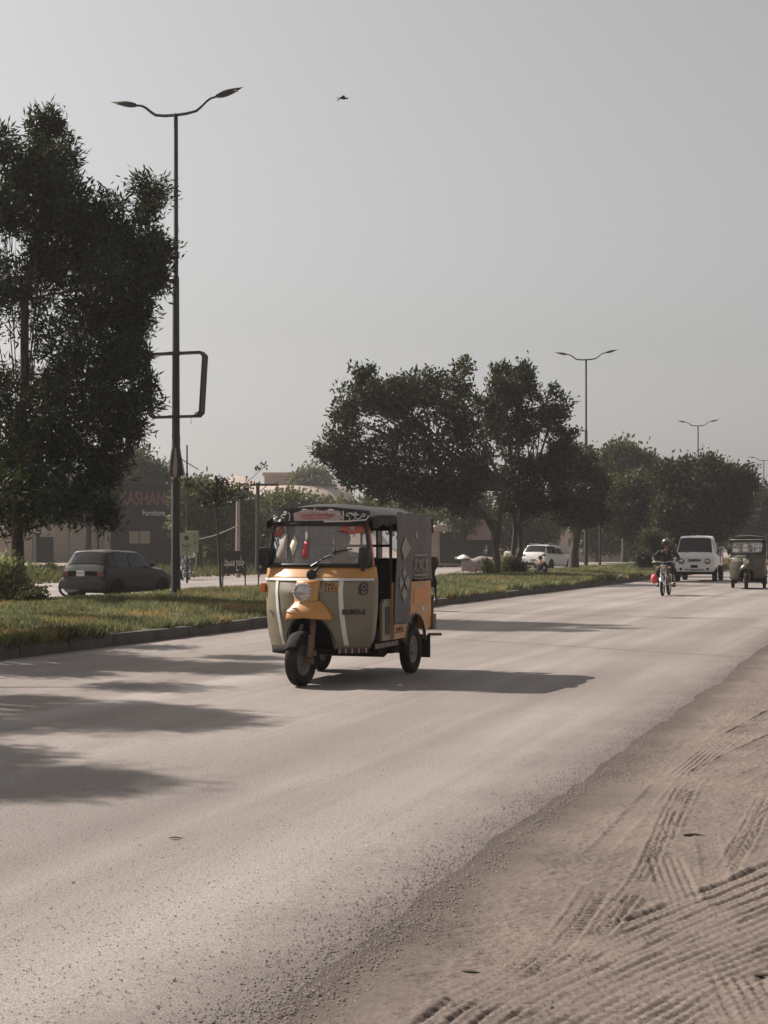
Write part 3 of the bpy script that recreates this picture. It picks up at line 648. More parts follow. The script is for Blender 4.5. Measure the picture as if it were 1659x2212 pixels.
bush('dark round clipped bush at the far end of the median near the helmeted rider', 80, 1392, [(1392,1205,14),(1385,1213,11),(1402,1213,11)], 300, .12, 'leaf', 8)
bush('tall wild bush with pale leaves behind the helmeted rider', 84, 1420, [(1410,1180,20),(1430,1170,18),(1400,1160,16),(1440,1195,18),(1425,1205,16)], 520, .16, 'leaf2', 9)
for i,(px,py,rp,Z) in enumerate([(70,1238,18,80),(110,1232,14,78),(95,1246,12,74),(150,1240,14,82),(300,1232,12,92)]):
    bush(['wide dusty bush low on the verge just right of the tall left trunk','dusty bush on the verge between the left trunk and the hatchback','lowest dusty bush on the verge at the road edge behind the left trunk','dusty bush hidden mostly behind the tail of the dark hatchback','dusty bush behind the bonnet of the dark hatchback'][i], Z, px, [(px,py,rp),(px-rp,py+4,rp*.7),(px+rp,py+4,rp*.7)], 260, .14, 'leaf2' if i % 2 else 'leaf3', 40+i, 0, group='dusty bushes on the far verge')
# ------------------------------------------------------------------ lettering
def text_mesh(name, s, size, mat_, parent, M4, width=None, ext=.003, font=None, bold=0.0):
    c = bpy.data.curves.new(name,'FONT'); c.body = s; c.size = size; c.extrude = ext; c.offset = bold; c.align_x = 'CENTER'; c.align_y = 'CENTER'; c.resolution_u = 4
    o = bpy.data.objects.new(name+'_tmp', c); col.objects.link(o); bpy.context.view_layer.update()
    me = bpy.data.meshes.new_from_object(o.evaluated_get(bpy.context.evaluated_depsgraph_get()))
    bpy.data.objects.remove(o); bpy.data.curves.remove(c)
    co = np.zeros(len(me.vertices)*3); me.vertices.foreach_get('co', co); co = co.reshape(-1,3)
    if width:
        w0 = co[:,0].max()-co[:,0].min(); co[:,0] *= width/w0
    me.vertices.foreach_set('co', co.ravel()); me.transform(M4); me.materials.clear(); me.materials.append(mat_); me.name = name
    ob = bpy.data.objects.new(name, me); col.objects.link(ob); ob.parent = parent; return ob
def face(loc, rz=0.0, tilt=0.0):        # text plane facing -Y, upright
    return Matrix.Translation(Vector(loc)) @ Matrix.Rotation(rz,4,'Z') @ Matrix.Rotation(R(90)+tilt,4,'X')
# ------------------------------------------------------------------ wheels
def wheel(parent, c, r, w, tyre='tyre', rimr=.58, steer=0.0, name='wheel', spokes=False, n=32):
    b = MB(); h = w/2
    prof = [(-h*.55,r*rimr),(-h*.9,r*(rimr+.12)),(-h,r*.80),(-h*.92,r*.93),(-h*.7,r*.985),(-h*.3,r),(-h*.25,r*.985),(-h*.2,r),(h*.2,r),(h*.25,r*.985),(h*.3,r),(h*.7,r*.985),(h*.92,r*.93),(h,r*.80),(h*.9,r*(rimr+.12)),(h*.55,r*rimr)]
    b.lathe(prof, axis='x', n=n); b.lathe([(h*.55,r*rimr),(-h*.55,r*rimr)], axis='x', n=n)
    o = b.build(name, M[tyre], parent, 40, loc=c); o.rotation_euler = (0,0,steer)
    q = MB()
    if spokes:
        q.lathe([(-h*.5,r*rimr),(-h*.3,r*(rimr-.05)),(h*.3,r*(rimr-.05)),(h*.5,r*rimr)], axis='x', n=n)
        q.lathe([(-h*1.2,.01),(-h*1.2,.035),(h*1.2,.035),(h*1.2,.01)], axis='x', n=12)
        for i in range(18):
            a = 2*math.pi*i/18; s_ = 1 if i % 2 else -1
            q.tube([(s_*h*.9,.03*math.cos(a),.03*math.sin(a)),(0,r*(rimr-.03)*math.cos(a+.25),r*(rimr-.03)*math.sin(a+.25))],.003,4)
    else:
        for s_ in (-1,1):
            q.lathe([(s_*h*.56,r*rimr),(s_*h*.5,r*rimr*.9),(s_*h*.28,r*rimr*.8),(s_*h*.30,r*rimr*.45),(s_*h*.55,r*rimr*.36),(s_*h*.62,r*rimr*.2),(s_*h*.62,.0)], axis='x', n=n)
            for i in range(5):
                a = 2*math.pi*i/5; q.ball((s_*h*.5, r*rimr*.36*math.cos(a), r*rimr*.36*math.sin(a)),.012,6,4)
    q.build('rim', M['rim'] if not spokes else M['chrome'], o, 40); return o
# ------------------------------------------------------------------ people
def skinmesh(name, nodes, edges, mat_, parent, sub=2, root=0, extra=None):
    me = bpy.data.meshes.new(name); me.from_pydata([n[0] for n in nodes], edges, []); o = bpy.data.objects.new(name, me); col.objects.link(o)
    md = o.modifiers.new('s','SKIN'); md.use_smooth_shade = True; md.branch_smoothing = .6
    for i,n in enumerate(nodes):
        r_ = n[1]; me.skin_vertices[0].data[i].radius = (r_, r_) if not hasattr(r_,'__len__') else r_
    me.skin_vertices[0].data[root].use_root = True
    sb = o.modifiers.new('b','SUBSURF'); sb.levels = sub; sb.render_levels = sub
    bpy.context.view_layer.update(); m2 = bpy.data.meshes.new_from_object(o.evaluated_get(bpy.context.evaluated_depsgraph_get()))
    bpy.data.objects.remove(o)
    m2.materials.clear(); m2.materials.append(mat_); m2.name = name
    if extra:
        bm = bmesh.new(); bm.from_mesh(m2)
        for c, rr in extra:
            mx = Matrix.Translation(Vector(c)) @ Matrix.Diagonal((*rr,1)); bmesh.ops.create_uvsphere(bm, u_segments=10, v_segments=7, radius=1, matrix=mx)
        for f in bm.faces: f.smooth = True
        bm.to_mesh(m2); bm.free()
    ob = bpy.data.objects.new(name, m2); col.objects.link(ob); ob.parent = parent; return ob
def person(label, loc, rz, J, shirt, trousers, group=None, scale=1.0, headgear=None, sleeves=True, kurta=False, skin='skin'):
    """J: joints in metres, facing -Y. keys pelvis chest neck head shL elL wrL haL ... (L = +x)"""
    root = empty('person', loc, rz, scale); tag(root, label, 'person', group); V = Vector
    pe, ch, ne, hd = V(J['pelvis']), V(J['chest']), V(J['neck']), V(J['head'])
    sp = pe.lerp(ch,.5); fw = V(J.get('look',(0,-1,0))).normalized()
    nodes = [(pe,(.125,.10)),(sp,(.115,.09)),(ch,(.135,.10)),(ne,.052),(hd+V((0,0,-.06))+fw*.01,(.062,.07)),(hd+V((0,0,.045)),(.072,.088)),(hd+V((0,0,.10)),(.045,.06))]
    edges = [(0,1),(1,2),(2,3),(3,4),(4,5),(5,6)]
    for s in 'LR':
        i = len(nodes); nodes += [(V(J['sh'+s]),.058),(V(J['el'+s]),.040),(V(J['wr'+s]),.027),(V(J['wr'+s]).lerp(V(J['ha'+s]),.8),(.038,.016))]
        edges += [(2,i),(i,i+1),(i+1,i+2),(i+2,i+3)]
        i = len(nodes); nodes += [(V(J['hi'+s]),.085),(V(J['kn'+s]),.058),(V(J['an'+s]),.038),(V(J['to'+s]),.034)]
        edges += [(0,i),(i,i+1),(i+1,i+2),(i+2,i+3)]
    nb = len(nodes)
    for s in 'LR':         # five separate curled fingers rooted in the palm
        wr, ha = V(J['wr'+s]), V(J['ha'+s]); d = (ha-wr).normalized(); sx = d.cross(V((0,0,1))); sx = sx.normalized() if sx.length > .1 else V((1,0,0)); dn = -(sx.cross(d)).normalized()
        if dn.z > 0: dn = -dn
        for k_,ln in enumerate((.060,.072,.066,.052)):
            b0 = wr.lerp(ha,.75)+sx*(k_-1.5)*.019; i = len(nodes)
            nodes += [(b0,.0085),(b0+d*ln*.55+dn*.006,.008),(b0+d*ln*.8+dn*.028,.0072),(b0+d*ln*.65+dn*.048,.0065)]; edges += [(i,i+1),(i+1,i+2),(i+2,i+3)]
        sgn = -1 if s == 'L' else 1; b0 = wr.lerp(ha,.35)+sx*sgn*.018; i = len(nodes)
        nodes += [(b0,.010),(b0+sx*sgn*.03+d*.02+dn*.008,.009),(b0+sx*sgn*.034+d*.048+dn*.02,.0075)]; edges += [(i,i+1),(i+1,i+2)]
    sd_ = fw.cross(V((0,0,1))).normalized()
    ex = [(hd+fw*.092+V((0,0,-.005)),(.014,.020,.022)),(hd+sd_*.078+V((0,0,.0)),(.012,.018,.030)),(hd-sd_*.078+V((0,0,.0)),(.012,.018,.030)),(hd+fw*.082+V((0,0,-.052)),(.024,.012,.008)),(hd+fw*.06+V((0,0,-.09)),(.032,.03,.022))]
    skinmesh('body', nodes, edges, M[skin], root, 2, 0, ex)
    # clothes follow the body
    sn = [(pe,(.155,.125)),(sp,(.145,.118)),(ch,(.160,.125)),(ne+V((0,0,-.035)),.068)]; se = [(0,1),(1,2),(2,3)]
    if kurta: sn.append((pe+(V(J['knL'])+V(J['knR'])-pe*2)*.28,(.19,.13))); se.append((0,len(sn)-1))
    for s in 'LR':
        i = len(sn); el, wr = V(J['el'+s]), V(J['wr'+s]); sn += [(V(J['sh'+s]),.080),(el,.062),(el.lerp(wr,.85 if sleeves else .1),.046)]; se += [(2,i),(i,i+1),(i+1,i+2)]
    skinmesh('shirt', sn, se, M[shirt], root, 2)
    tn = [(pe+V((0,0,.02)),(.150,.12))]; te = []
    for s in 'LR':
        i = len(tn); tn += [(V(J['hi'+s]),.108),(V(J['kn'+s]),.082),(V(J['kn'+s]).lerp(V(J['an'+s]),.93),.062)]; te += [(0,i),(i,i+1),(i+1,i+2)]
    skinmesh('trousers', tn, te, M[trousers], root, 2)
    for s in 'LR':
        sh = MB()
        a, t_ = V(J['an'+s]), V(J['to'+s]); m_ = a.lerp(t_,.5)+V((0,0,-.03)); d = (t_-a); L_ = max(.12,math.hypot(d.x,d.y)); 
        sh.ball((m_.x+d.x*.1,m_.y+d.y*.1,m_.z), (.048+abs(d.x)*.5,.05+abs(d.y)*.75,.038), 10, 6)
        sh.build('shoe', M['black'], root, 60)
    if headgear == 'helmet':
        hb = MB(); hb.grid(lambda u,v: hd+V((0,0,.03))+(sd_*math.cos(6.2832*u)+fw*math.sin(6.2832*u))*.142*math.sin(math.pi*(.02+.66*v))+V((0,0,.150*math.cos(math.pi*(.02+.66*v)))), 24, 12, keep=lambda u,v: not (.10<u<.40 and v>.62))
        ho = hb.build('helmet', M['helmet'], root, 60, solid=.012)
        vb = MB(); vb.grid(lambda u,v: hd+V((0,0,.03))+(sd_*math.cos(6.2832*u)+fw*math.sin(6.2832*u))*.139*math.sin(math.pi*(.40+.26*v))+V((0,0,.147*math.cos(math.pi*(.40+.26*v)))), 24, 5, keep=lambda u,v: .09<u<.41)
        vb.build('visor', M['glassdark'], ho, 60)
    else:
        hb = MB(); hb.grid(lambda u,v: hd+V((0,0,.035))-fw*.012+(sd_*math.cos(6.2832*u)*.088+fw*math.sin(6.2832*u)*.104)*math.sin(math.pi*(.02+.56*v))+V((0,0,.098*math.cos(math.pi*(.02+.56*v)))), 20, 9, keep=lambda u,v: not (.08<u<.42 and v>.62))
        hb.build('hair', M['hair'], root, 60, solid=.01)
        eb = MB()
        for s_ in (-1,1): eb.ball(hd+fw*.086+sd_*s_*.030+V((0,0,.018)),(.013,.009,.007),8,5)
        eb.build('eyes', M['hair'], root, 60)
    return root
SIT = dict(pelvis=(0,.10,.62), chest=(0,.06,1.02), neck=(0,.04,1.18), head=(0,.01,1.30), shL=(.18,.05,1.10), shR=(-.18,.05,1.10), elL=(.30,-.08,.88), elR=(-.30,-.08,.88), wrL=(.26,-.33,.96), wrR=(-.26,-.33,.96), haL=(.22,-.41,.97), haR=(-.22,-.41,.97),
    hiL=(.10,.06,.60), hiR=(-.10,.06,.60), knL=(.20,-.30,.60), knR=(-.20,-.30,.60), anL=(.20,-.25,.20), anR=(-.20,-.25,.20), toL=(.22,-.40,.14), toR=(-.22,-.40,.14))
SITR = dict(SIT, elL=(.31,-.08,.90), knL=(.21,-.26,.60), knR=(-.21,-.26,.60), anL=(.20,-.20,.28), anR=(-.20,-.20,.28), toL=(.21,-.34,.25), toR=(-.21,-.34,.25))
STAND = dict(pelvis=(0,0,.93), chest=(0,0,1.30), neck=(0,0,1.46), head=(0,-.02,1.60), shL=(.19,0,1.40), shR=(-.19,0,1.40), elL=(.25,.02,1.12), elR=(-.25,.02,1.12), wrL=(.24,-.08,.88), wrR=(-.24,-.08,.88), haL=(.23,-.10,.79), haR=(-.23,-.10,.79),
    hiL=(.10,0,.88), hiR=(-.10,0,.88), knL=(.11,-.02,.48), knR=(-.11,.03,.48), anL=(.11,.02,.09), anR=(-.12,.08,.09), toL=(.13,-.12,.05), toR=(-.14,-.06,.05))
CROUCH = dict(pelvis=(0,.12,.30), chest=(0,-.03,.62), neck=(0,-.08,.74), head=(0,-.12,.86), look=(0,-1,-.3), shL=(.19,-.03,.70), shR=(-.19,-.03,.70), elL=(.25,-.22,.50), elR=(-.25,-.22,.50), wrL=(.12,-.40,.46), wrR=(-.12,-.40,.46), haL=(.04,-.44,.45), haR=(-.04,-.44,.45),
    hiL=(.11,.10,.28), hiR=(-.11,.10,.28), knL=(.20,-.30,.45), knR=(-.20,-.30,.45), anL=(.17,-.12,.08), anR=(-.17,-.12,.08), toL=(.20,-.28,.05), toR=(-.20,-.28,.05))
RIDE = dict(pelvis=(0,.42,.88), chest=(0,.26,1.24), neck=(0,.20,1.40), head=(0,.14,1.53), shL=(.20,.24,1.32), shR=(-.20,.24,1.32), elL=(.38,.06,1.10), elR=(-.38,.06,1.10), wrL=(.30,-.22,1.02), wrR=(-.30,-.22,1.02), haL=(.29,-.31,1.00), haR=(-.29,-.31,1.00),
    hiL=(.11,.40,.84), hiR=(-.11,.40,.84), knL=(.25,.00,.74), knR=(-.25,.00,.74), anL=(.22,.18,.33), anR=(-.22,.18,.33), toL=(.25,.00,.30), toR=(-.25,.00,.30))
# ------------------------------------------------------------------ three-wheeler
def lerp_tab(tab, z):
    if z <= tab[0][0]: return tab[0][1]
    for (a,b),(c,d) in zip(tab[:-1],tab[1:]):
        if z <= c: return b+(d-b)*(z-a)/(c-a)
    return tab[-1][1]
HW = [(.34,.535),(.5,.580),(.75,.605),(1.08,.608),(1.21,.590),(1.67,.520)]
YN = [(.34,.27),(.5,.21),(.75,.16),(.95,.17),(1.08,.24),(1.21,.375),(1.67,.47)]
def shell(x, z, off=0.0):            # front of the cabin: curved nose between the two corner posts
    hw = lerp_tab(HW, z); s = min(1.0, abs(x)/hw); yc = .50+.03*(z-.3)/1.3
    y = yc - (yc-lerp_tab(YN,z))*(1-s**2.7); return Vector((x*(1+off/.6), y-off, z))
def shell_patch(b, x0, x1, z0, z1, off, nu=16, nv=10):
    b.grid(lambda u,v: shell(x0(z0+(z1-z0)*v) + (x1(z0+(z1-z0)*v)-x0(z0+(z1-z0)*v))*u, z0+(z1-z0)*v, off), nu, nv)
def tubeshell(b, pts, off, r, n=6): b.tube([shell(x,z,off) for x,z in pts], r, n)
def rickshaw(label, loc, rz, paint='olive', trim='orange', main=True, group=None):
    T = empty('auto_rickshaw', loc, rz); tag(T, label, 'auto rickshaw', group)
    # ---------- front panel, with the wheel arch left open
    b = MB()
    def zbot(x):
        a = abs(x+0.0); return .36 if a > .27 else .36+.33*math.sqrt(max(0,1-(a/.27)**2.6))
    def fp(u, v):
        x = (2*u-1); hw = lerp_tab(HW,.9); xx = x*hw; z0 = zbot(xx); z = z0+(1.085-z0)*v; return shell(x*lerp_tab(HW,z), z, 0)
    b.grid(fp, 64, 22)
    for s in (-1,1):   # corner returns to the door posts
        b.grid(lambda u,v: Vector((s*lerp_tab(HW,.36+.725*v), (.50+.03*(.36+.725*v-.3)/1.3)+.13*u, .36+.725*v)), 2, 22)
    fpn = b.build('front_panel', M[paint], T, 60, solid=.018)
    b = MB()          # arch lip
    b.tube([shell(x, zbot(x)+.004, .006) for x in [-.268+.536*i/24 for i in range(25)]], .009, 6); b.build('arch_lip', M['black'], fpn, 60)
    # upper coloured band
    b = MB(); b.grid(lambda u,v: shell((2*u-1)*lerp_tab(HW,1.085+.125*v), 1.085+.125*v, .004), 48, 4)
    for s in (-1,1): b.grid(lambda u,v: Vector((s*(lerp_tab(HW,1.085+.125*v)+.004), .52+.11*u, 1.085+.125*v)), 2, 4)
    b.build('upper_band', M[trim if main else paint], T, 60, solid=.016)
    tr = MB()
    hwz = lambda z: lerp_tab(HW,z)
    if main:
        tr.grid(lambda u,v: shell((2*u-1)*hwz(1.08)*.995, 1.068+.026*v, .011), 40, 2)
        for xa, xb, w_ in ((.33,.37,.042),(-.39,-.31,.040)):
            tr.grid(lambda u,v: shell(xa+(xb-xa)*(1-v)+w_*(u-.5), .40+.665*v, .008), 2, 14)
        tr.build('white_trim', M['white'], T, 60)
    # skirt with teeth under both halves of the nose
    for s in (-1,1):
        b = MB(); b.grid(lambda u,v: shell(s*(.27+.26*u), .30+.065*v, .002), 10, 2); b.build('skirt', M['dark'], T, 60, solid=.014)
    # ---------- headlamp housing and mudguard
    hx = -.02 if main else 0.0
    b = MB(); b.grid(lambda u,v: shell(hx+.02+(2*u-1)*.125, .77+.305*v, .02+.06*math.sin(math.pi*min(1,u*.9+.05))), 14, 14)
    lh = b.build('lamp_housing', M[trim if main else paint], T, 60, solid=.02)
    b = MB()
    def fend(u, v):
        a = (2*u-1); z = .690+.175*v; x = .02+a*(.262-.03*v-.10*v*v); p = shell(x, max(.69,z), 0); bulge = .15*(1-.55*v*v)*math.sqrt(max(0,1-abs(a)**2.6))
        return Vector((p.x, p.y-bulge-.006, z-.02*(1-v)*abs(a)))
    b.grid(fend, 30, 10); b.build('front_mudguard', M[trim if main else paint], T, 60, solid=.014)
    if main:
        b = MB()
        for i,(z,x0,x1) in enumerate(((.765,-.20,-.06),(.785,-.16,-.02),(.748,-.21,-.10),(.80,-.14,-.06))):
            pts = []
            for k_ in range(7):
                u = k_/6; x = x0+(x1-x0)*u; v = max(0,min(1,(z-.69)/.175)); a = (x-.02)/(.262-.03*v-.10*v*v); p = fend((a+1)/2, v); pts.append(Vector((p.x, p.y-.012, z+.012*math.sin(u*3.1))))
            b.tube(pts, [.002,.006,.007,.006,.006,.004,.001], 5)
        b.build('wing_decal', M['white'], T, 60)
    hl = shell(hx-.0, .955, 0); hy_ = hl.y-.085
    b = MB(); b.lathe([(hy_+.06,.0),(hy_+.06,.075),(hy_,.088),(hy_-.014,.088),(hy_-.018,.078),(hy_-.006,.074)], (hx,0,.955), 'y', 28); lamp = b.build('headlamp', M['chrome'], T, 50)
    b = MB(); b.grid(lambda u,v: Vector((hx+.075*v*math.cos(6.2832*u), hy_-.012-.018*(1-v*v), .955+.075*v*math.sin(6.2832*u))), 24, 6); b.build('lens', M['lens'], lamp, 80)
    if main:
        b = MB()
        for i in range(18):
            a = 2*math.pi*i/18; b.ball((hx+.098*math.cos(a), hy_-.004, .955+.098*math.sin(a)),(.010,.008,.010),6,4)
        b.build('beading', M['white'], lamp, 80)
    # wiper motor / horn
    b = MB(); hc = shell(hx+.04,1.13,0); b.lathe([(hc.y-.07,0),(hc.y-.07,.03),(hc.y-.06,.055),(hc.y-.02,.05),(hc.y,.03)],(hx+.04,0,1.13),'y',16); b.tube([(hx+.06,hc.y-.01,1.16),(hx+.09,hc.y+.08,1.235)],.014,6)
    b.build('horn', M['black'], T, 50)
    if main:
        b = MB(); b.box(shell(.075,1.165,.012),(.055,.006,.045)); b.build('sticker', M['patch'], T)
    # ---------- windscreen
    zt, zb_ = 1.655, 1.225; fr = MB(); pts = []
    for i in range(21): x = (2*i/20-1); pts.append((x*hwz(zb_)*.975, zb_))
    for i in range(1,10): z = zb_+(zt-.06-zb_)*i/9; pts.append((hwz(z)*.975, z))
    pts.append((hwz(zt)*.94, zt-.018)); 
    for i in range(21): x = 1-2*i/20; pts.append((x*hwz(zt)*.89, zt))
    pts.append((-hwz(zt)*.94, zt-.018))
    for i in range(1,10): z = zt-.06-(zt-.06-zb_)*i/9; pts.append((-hwz(z)*.975, z))
    pts.append(pts[0]); tubeshell(fr, pts, .006, .021, 8); wf = fr.build('windscreen_frame', M['black'], T, 60)
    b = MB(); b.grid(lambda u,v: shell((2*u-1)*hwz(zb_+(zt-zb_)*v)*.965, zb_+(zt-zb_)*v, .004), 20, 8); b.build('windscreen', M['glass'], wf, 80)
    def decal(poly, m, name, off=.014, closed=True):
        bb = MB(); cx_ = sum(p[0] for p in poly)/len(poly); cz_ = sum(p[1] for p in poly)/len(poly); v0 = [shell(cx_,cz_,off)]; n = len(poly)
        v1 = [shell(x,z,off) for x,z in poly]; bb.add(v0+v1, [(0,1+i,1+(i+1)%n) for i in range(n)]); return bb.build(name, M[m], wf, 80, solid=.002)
    if main:
        decal([(.505,1.64),(.27,1.64),(.245,1.60),(.235,1.575),(.27,1.585),(.285,1.555),(.31,1.575),(.34,1.56),(.38,1.545),(.44,1.56),(.50,1.555)],'red','corner_sticker')
        decal([(-.50,1.64),(-.41,1.64),(-.39,1.60),(-.40,1.565),(-.43,1.535),(-.47,1.53),(-.515,1.53)],'red','corner_sticker')
        decal([(.40,1.628),(.345,1.628),(.348,1.59),(.40,1.588)],'patch','corner_emblem',.018); decal([(-.43,1.628),(-.465,1.628),(-.465,1.595),(-.43,1.595)],'patch','corner_emblem',.018)
        decal([(-.245,1.545),(-.205,1.455),(-.25,1.315),(-.292,1.43)],'cream','diamond_sticker')
        decal([(-.13,1.47),(-.085,1.47),(-.08,1.30),(-.14,1.30)],'redbright','red_tassel'); decal([(-.122,1.50),(-.098,1.50),(-.098,1.47),(-.122,1.47)],'patch','tassel_top')
        decal([(-.49,1.249),(-.42,1.44),(-.43,1.47),(-.40,1.54),(-.365,1.569),(-.33,1.55),(-.325,1.44),(-.318,1.41),(-.345,1.384),(-.33,1.341),(-.345,1.249)],'patch','painted_reflection')  # pale reflection shape painted flat on the glass
        # cut-out pelmet ornaments behind the pane
        bb = MB()
        for cx_, s_ in ((-.27,1),(-.02,1),(.13,1)):
            bb.prism([(cx_-.07,1.63),(cx_+.07,1.63),(cx_+.085,1.60),(cx_+.045,1.575),(cx_+.025,1.54),(cx_-.0,1.56),(cx_-.03,1.54),(cx_-.05,1.575),(cx_-.085,1.60)], lambda a,c,d: (a, .50+d, c), 0, .01)
        bb.build('pelmet', M['cloth_grey'], T)
    wp = MB(); wp.tube([shell(-.02,1.215,.045), shell(.12,1.31,.045), shell(.27,1.375,.03)], [.012,.008,.006], 6); wp.tube([shell(.10,1.288,.035), shell(.22,1.37,.02), shell(.38,1.395,.03)], .008, 5); wp.build('wiper', M['black'], wf, 60)
    # corner posts
    for s in (-1,1):
        b = MB(); b.grid(lambda u,v: Vector((s*(lerp_tab(HW,1.2+.47*v)-.012*u*0), .53+.02*v+.07*u, 1.2+.47*v)), 2, 8)
        b.build('door_post', M['red' if main else 'black'], T, 60, solid=.03)
    # decorated header board
    b = MB(); arch = lambda x: 1.79+.045*(1-(x/.56)**2)
    b.grid(lambda u,v: Vector(((2*u-1)*.56, .40+.12*abs(2*u-1)**3-.0*v, 1.672+(arch((2*u-1)*.56)-1.672)*v)), 30, 4); hb_ = b.build('header_board', M['signblack'] if main else M['black'], T, 60)
    if main:
        def hbp(x, z, o=.006): return Vector((x, .40+.12*abs(x/.56)**3-o-.004, z))
        b = MB(); poly = [(-.24,1.69),(.26,1.69),(.30,1.72),(.27,1.79),(.16,1.805),(.10,1.795),(.0,1.80),(-.10,1.812),(-.18,1.79),(-.25,1.77)]
        b.prism(poly, lambda a,c,d: hbp(a,c,.004+d), 0, .004); b.build('name_panel', M['boardgrey'], hb_)
        b = MB()    # brush lettering, illegible at this distance
        rg = random.Random(9); x = -.16
        while x < .20:
            h_ = rg.uniform(.018,.034); b.tube([hbp(x,1.735,.012),hbp(x+.012,1.735+h_,.012),hbp(x+.026,1.735+h_*.3,.012),hbp(x+.036,1.735+h_*.9,.012)],.0045,4); x += .045
        b.tube([hbp(-.17,1.722,.012),hbp(-.05,1.712,.012),hbp(.10,1.716,.012),hbp(.2,1.735,.012)],.004,4); b.build('lettering', M['redbright'], hb_)
        b = MB()    # scrolls
        def scroll(c, r0, tw, sx=1): b.tube([hbp(c[0]+sx*r0*math.cos(a)*(1-.08*i), c[1]+r0*.55*math.sin(a)*(1-.08*i),.012) for i,a in enumerate([tw+k_*.55 for k_ in range(10)])], .006, 5)
        scroll((.37,1.745),.055,0); scroll((.46,1.725),.05,1.5); scroll((.42,1.765),.04,3); scroll((-.37,1.735),.045,1); scroll((-.47,1.74),.035,2); scroll((-.13,1.79),.04,0); scroll((.17,1.785),.04,.5); scroll((.40,1.70),.035,2.2); scroll((.50,1.75),.035,4); scroll((-.42,1.70),.03,3); scroll((-.50,1.71),.025,5); scroll((-.35,1.775),.03,4.5); scroll((.02,1.80),.035,2); scroll((.25,1.76),.03,3.3)
        b.tube([hbp(.30,1.69,.012),hbp(.31,1.75,.012),hbp(.30,1.79,.012)],.008,5); b.tube([hbp(-.30,1.69,.012),hbp(-.29,1.75,.012),hbp(-.31,1.78,.012)],.006,5)
        b.tube([hbp(.10,1.682,.012),hbp(.35,1.684,.012),hbp(.53,1.70,.012),hbp(.555,1.74,.012)],.009,5)
        b.build('scrollwork', M['white'], hb_, 60)
    else:
        b = MB(); b.grid(lambda u,v: Vector(((2*u-1)*.55, .385+.12*abs(2*u-1)**3, 1.70+.02*v)), 20, 1); b.build('yellow_stripe', M['cream'], hb_)
    # ---------- canopy
    b = MB()
    def roof(u, v):
        x = (2*u-1); y = .50-.03*(1-x*x)+(2.07+.03*(1-x*x))*v; sag = .018*math.sin(v*9.0)*(1-x*x) if main else 0
        z = 1.845+.02*math.sin(math.pi*v)-.09*abs(x)**3.0 + (.05*(1-x*x)) + sag*.4 - (.04*max(0,v-.85)/.15) - .02*max(0,.12-v)/.12
        return Vector((x*(.60+.035*math.sin(math.pi*min(1,v*1.4))), y, z-.035))
    b.grid(roof, 24, 40); b.build('canopy', M['canvas_dark'], T, 60, solid=.02)
    b = MB()
    for s in (-1,1):
        def val(u,v):
            p = roof(1 if s > 0 else 0, .0+1.0*u); dz = (.085 if u < .30 else .055)+.012*math.sin(u*40)
            return Vector((p.x+s*(.004+.008*math.sin(u*25)*v), p.y, p.z-dz*v))
        b.grid(val, 50, 3)
    b.grid(lambda u,v: Vector(((2*u-1)*.61, 2.56+.02*math.sin(u*15)*v, 1.74+.03*(1-(2*u-1)**2)-.16*v)), 20, 3)
    b.build('valance', M['canvas_dark'], T, 60, solid=.008)
    # roof frame and posts
    b = MB()
    for s in (-1,1):
        x = s*.575; b.tube([(x,.56,1.66),(x,1.12,1.70),(x,2.48,1.72)],.014,6); b.tube([(x,1.14,.50),(x,1.14,1.75)],.017,6); b.tube([(x,2.46,.9),(x,2.46,1.75)],.015,6); b.tube([(x,1.72,1.0),(x,1.72,1.74)],.012,6)
        if s < 0: b.tube([(x,1.14,1.42),(x,2.46,1.42)],.018,6); b.tube([(x,.60,1.40),(x,1.14,1.40)],.014,6); b.tube([(x,.86,1.40),(x,.86,1.7)],.012,6)
    b.tube([(-.57,1.14,1.43),(.57,1.14,1.43)],.016,6); b.tube([(-.57,1.14,1.70),(.57,1.14,1.70)],.016,6); b.tube([(-.57,2.46,1.72),(.57,2.46,1.72)],.014,6); b.tube([(.24,1.14,1.27),(.24,1.14,1.7)],.014,6); b.tube([(.42,1.14,1.27),(.42,1.14,1.7)],.012,6)
    b.build('roof_frame', M['black'], T, 60)
    # ---------- tub, floor, seats
    b = MB(); b.box((0,1.50,.385),(1.12,1.80,.05)); b.box((0,.66,.50),(1.04,.05,.24)); fl = b.build('floor', M['dark'], T)
    b = MB(); b.box((0,1.0,.62),(.74,.34,.18),ch=.03); b.box((0,1.98,.60),(1.08,.50,.14),ch=.04); b.build('seat', M['seat'], T, 40)
    b = MB(); b.box((0,1.18,.88),(1.10,.06,.78),(R(-4),0,0),ch=.02); b.build('partition', M['seat'], T, 40)
    b = MB(); b.box((0,2.33,.98),(1.08,.10,.62),(R(-8),0,0),ch=.03); b.build('rear_backrest', M['seat'], T, 40)
    b = MB(); b.box((0,.98,.46),(1.10,.34,.16)); b.box((.02,.72,.80),(1.06,.04,.05)); b.build('seat_base', M['interior'], T)
    for s in (-1,1):
        b = MB(); b.prism([(.84,.42),(1.13,.42),(1.13,.86),(.90,.86),(.84,.80)], lambda a,c,d: (s*(.555+d),a,c), 0, .03)
        pn = b.build('louvred_panel', M[paint], T)
        b = MB()
        for i in range(4): b.box((s*.587, .93+.042*i, .63),(.008,.014,.30),ch=.003)
        b.build('louvres', M['black'], pn)
    b = MB(); b.tube([(.50,.86,.93),(.53,1.02,.93),(.55,1.08,.86),(.56,1.02,.76)],.010,6); b.build('grab_rail', M['steel'], T, 60)
    # sill with painted checks
    for s in (-1,1):
        b = MB(); b.box((s*.57,1.0,.375),(.03,.78,.07)); sl = b.build('sill', M['dark'], T)
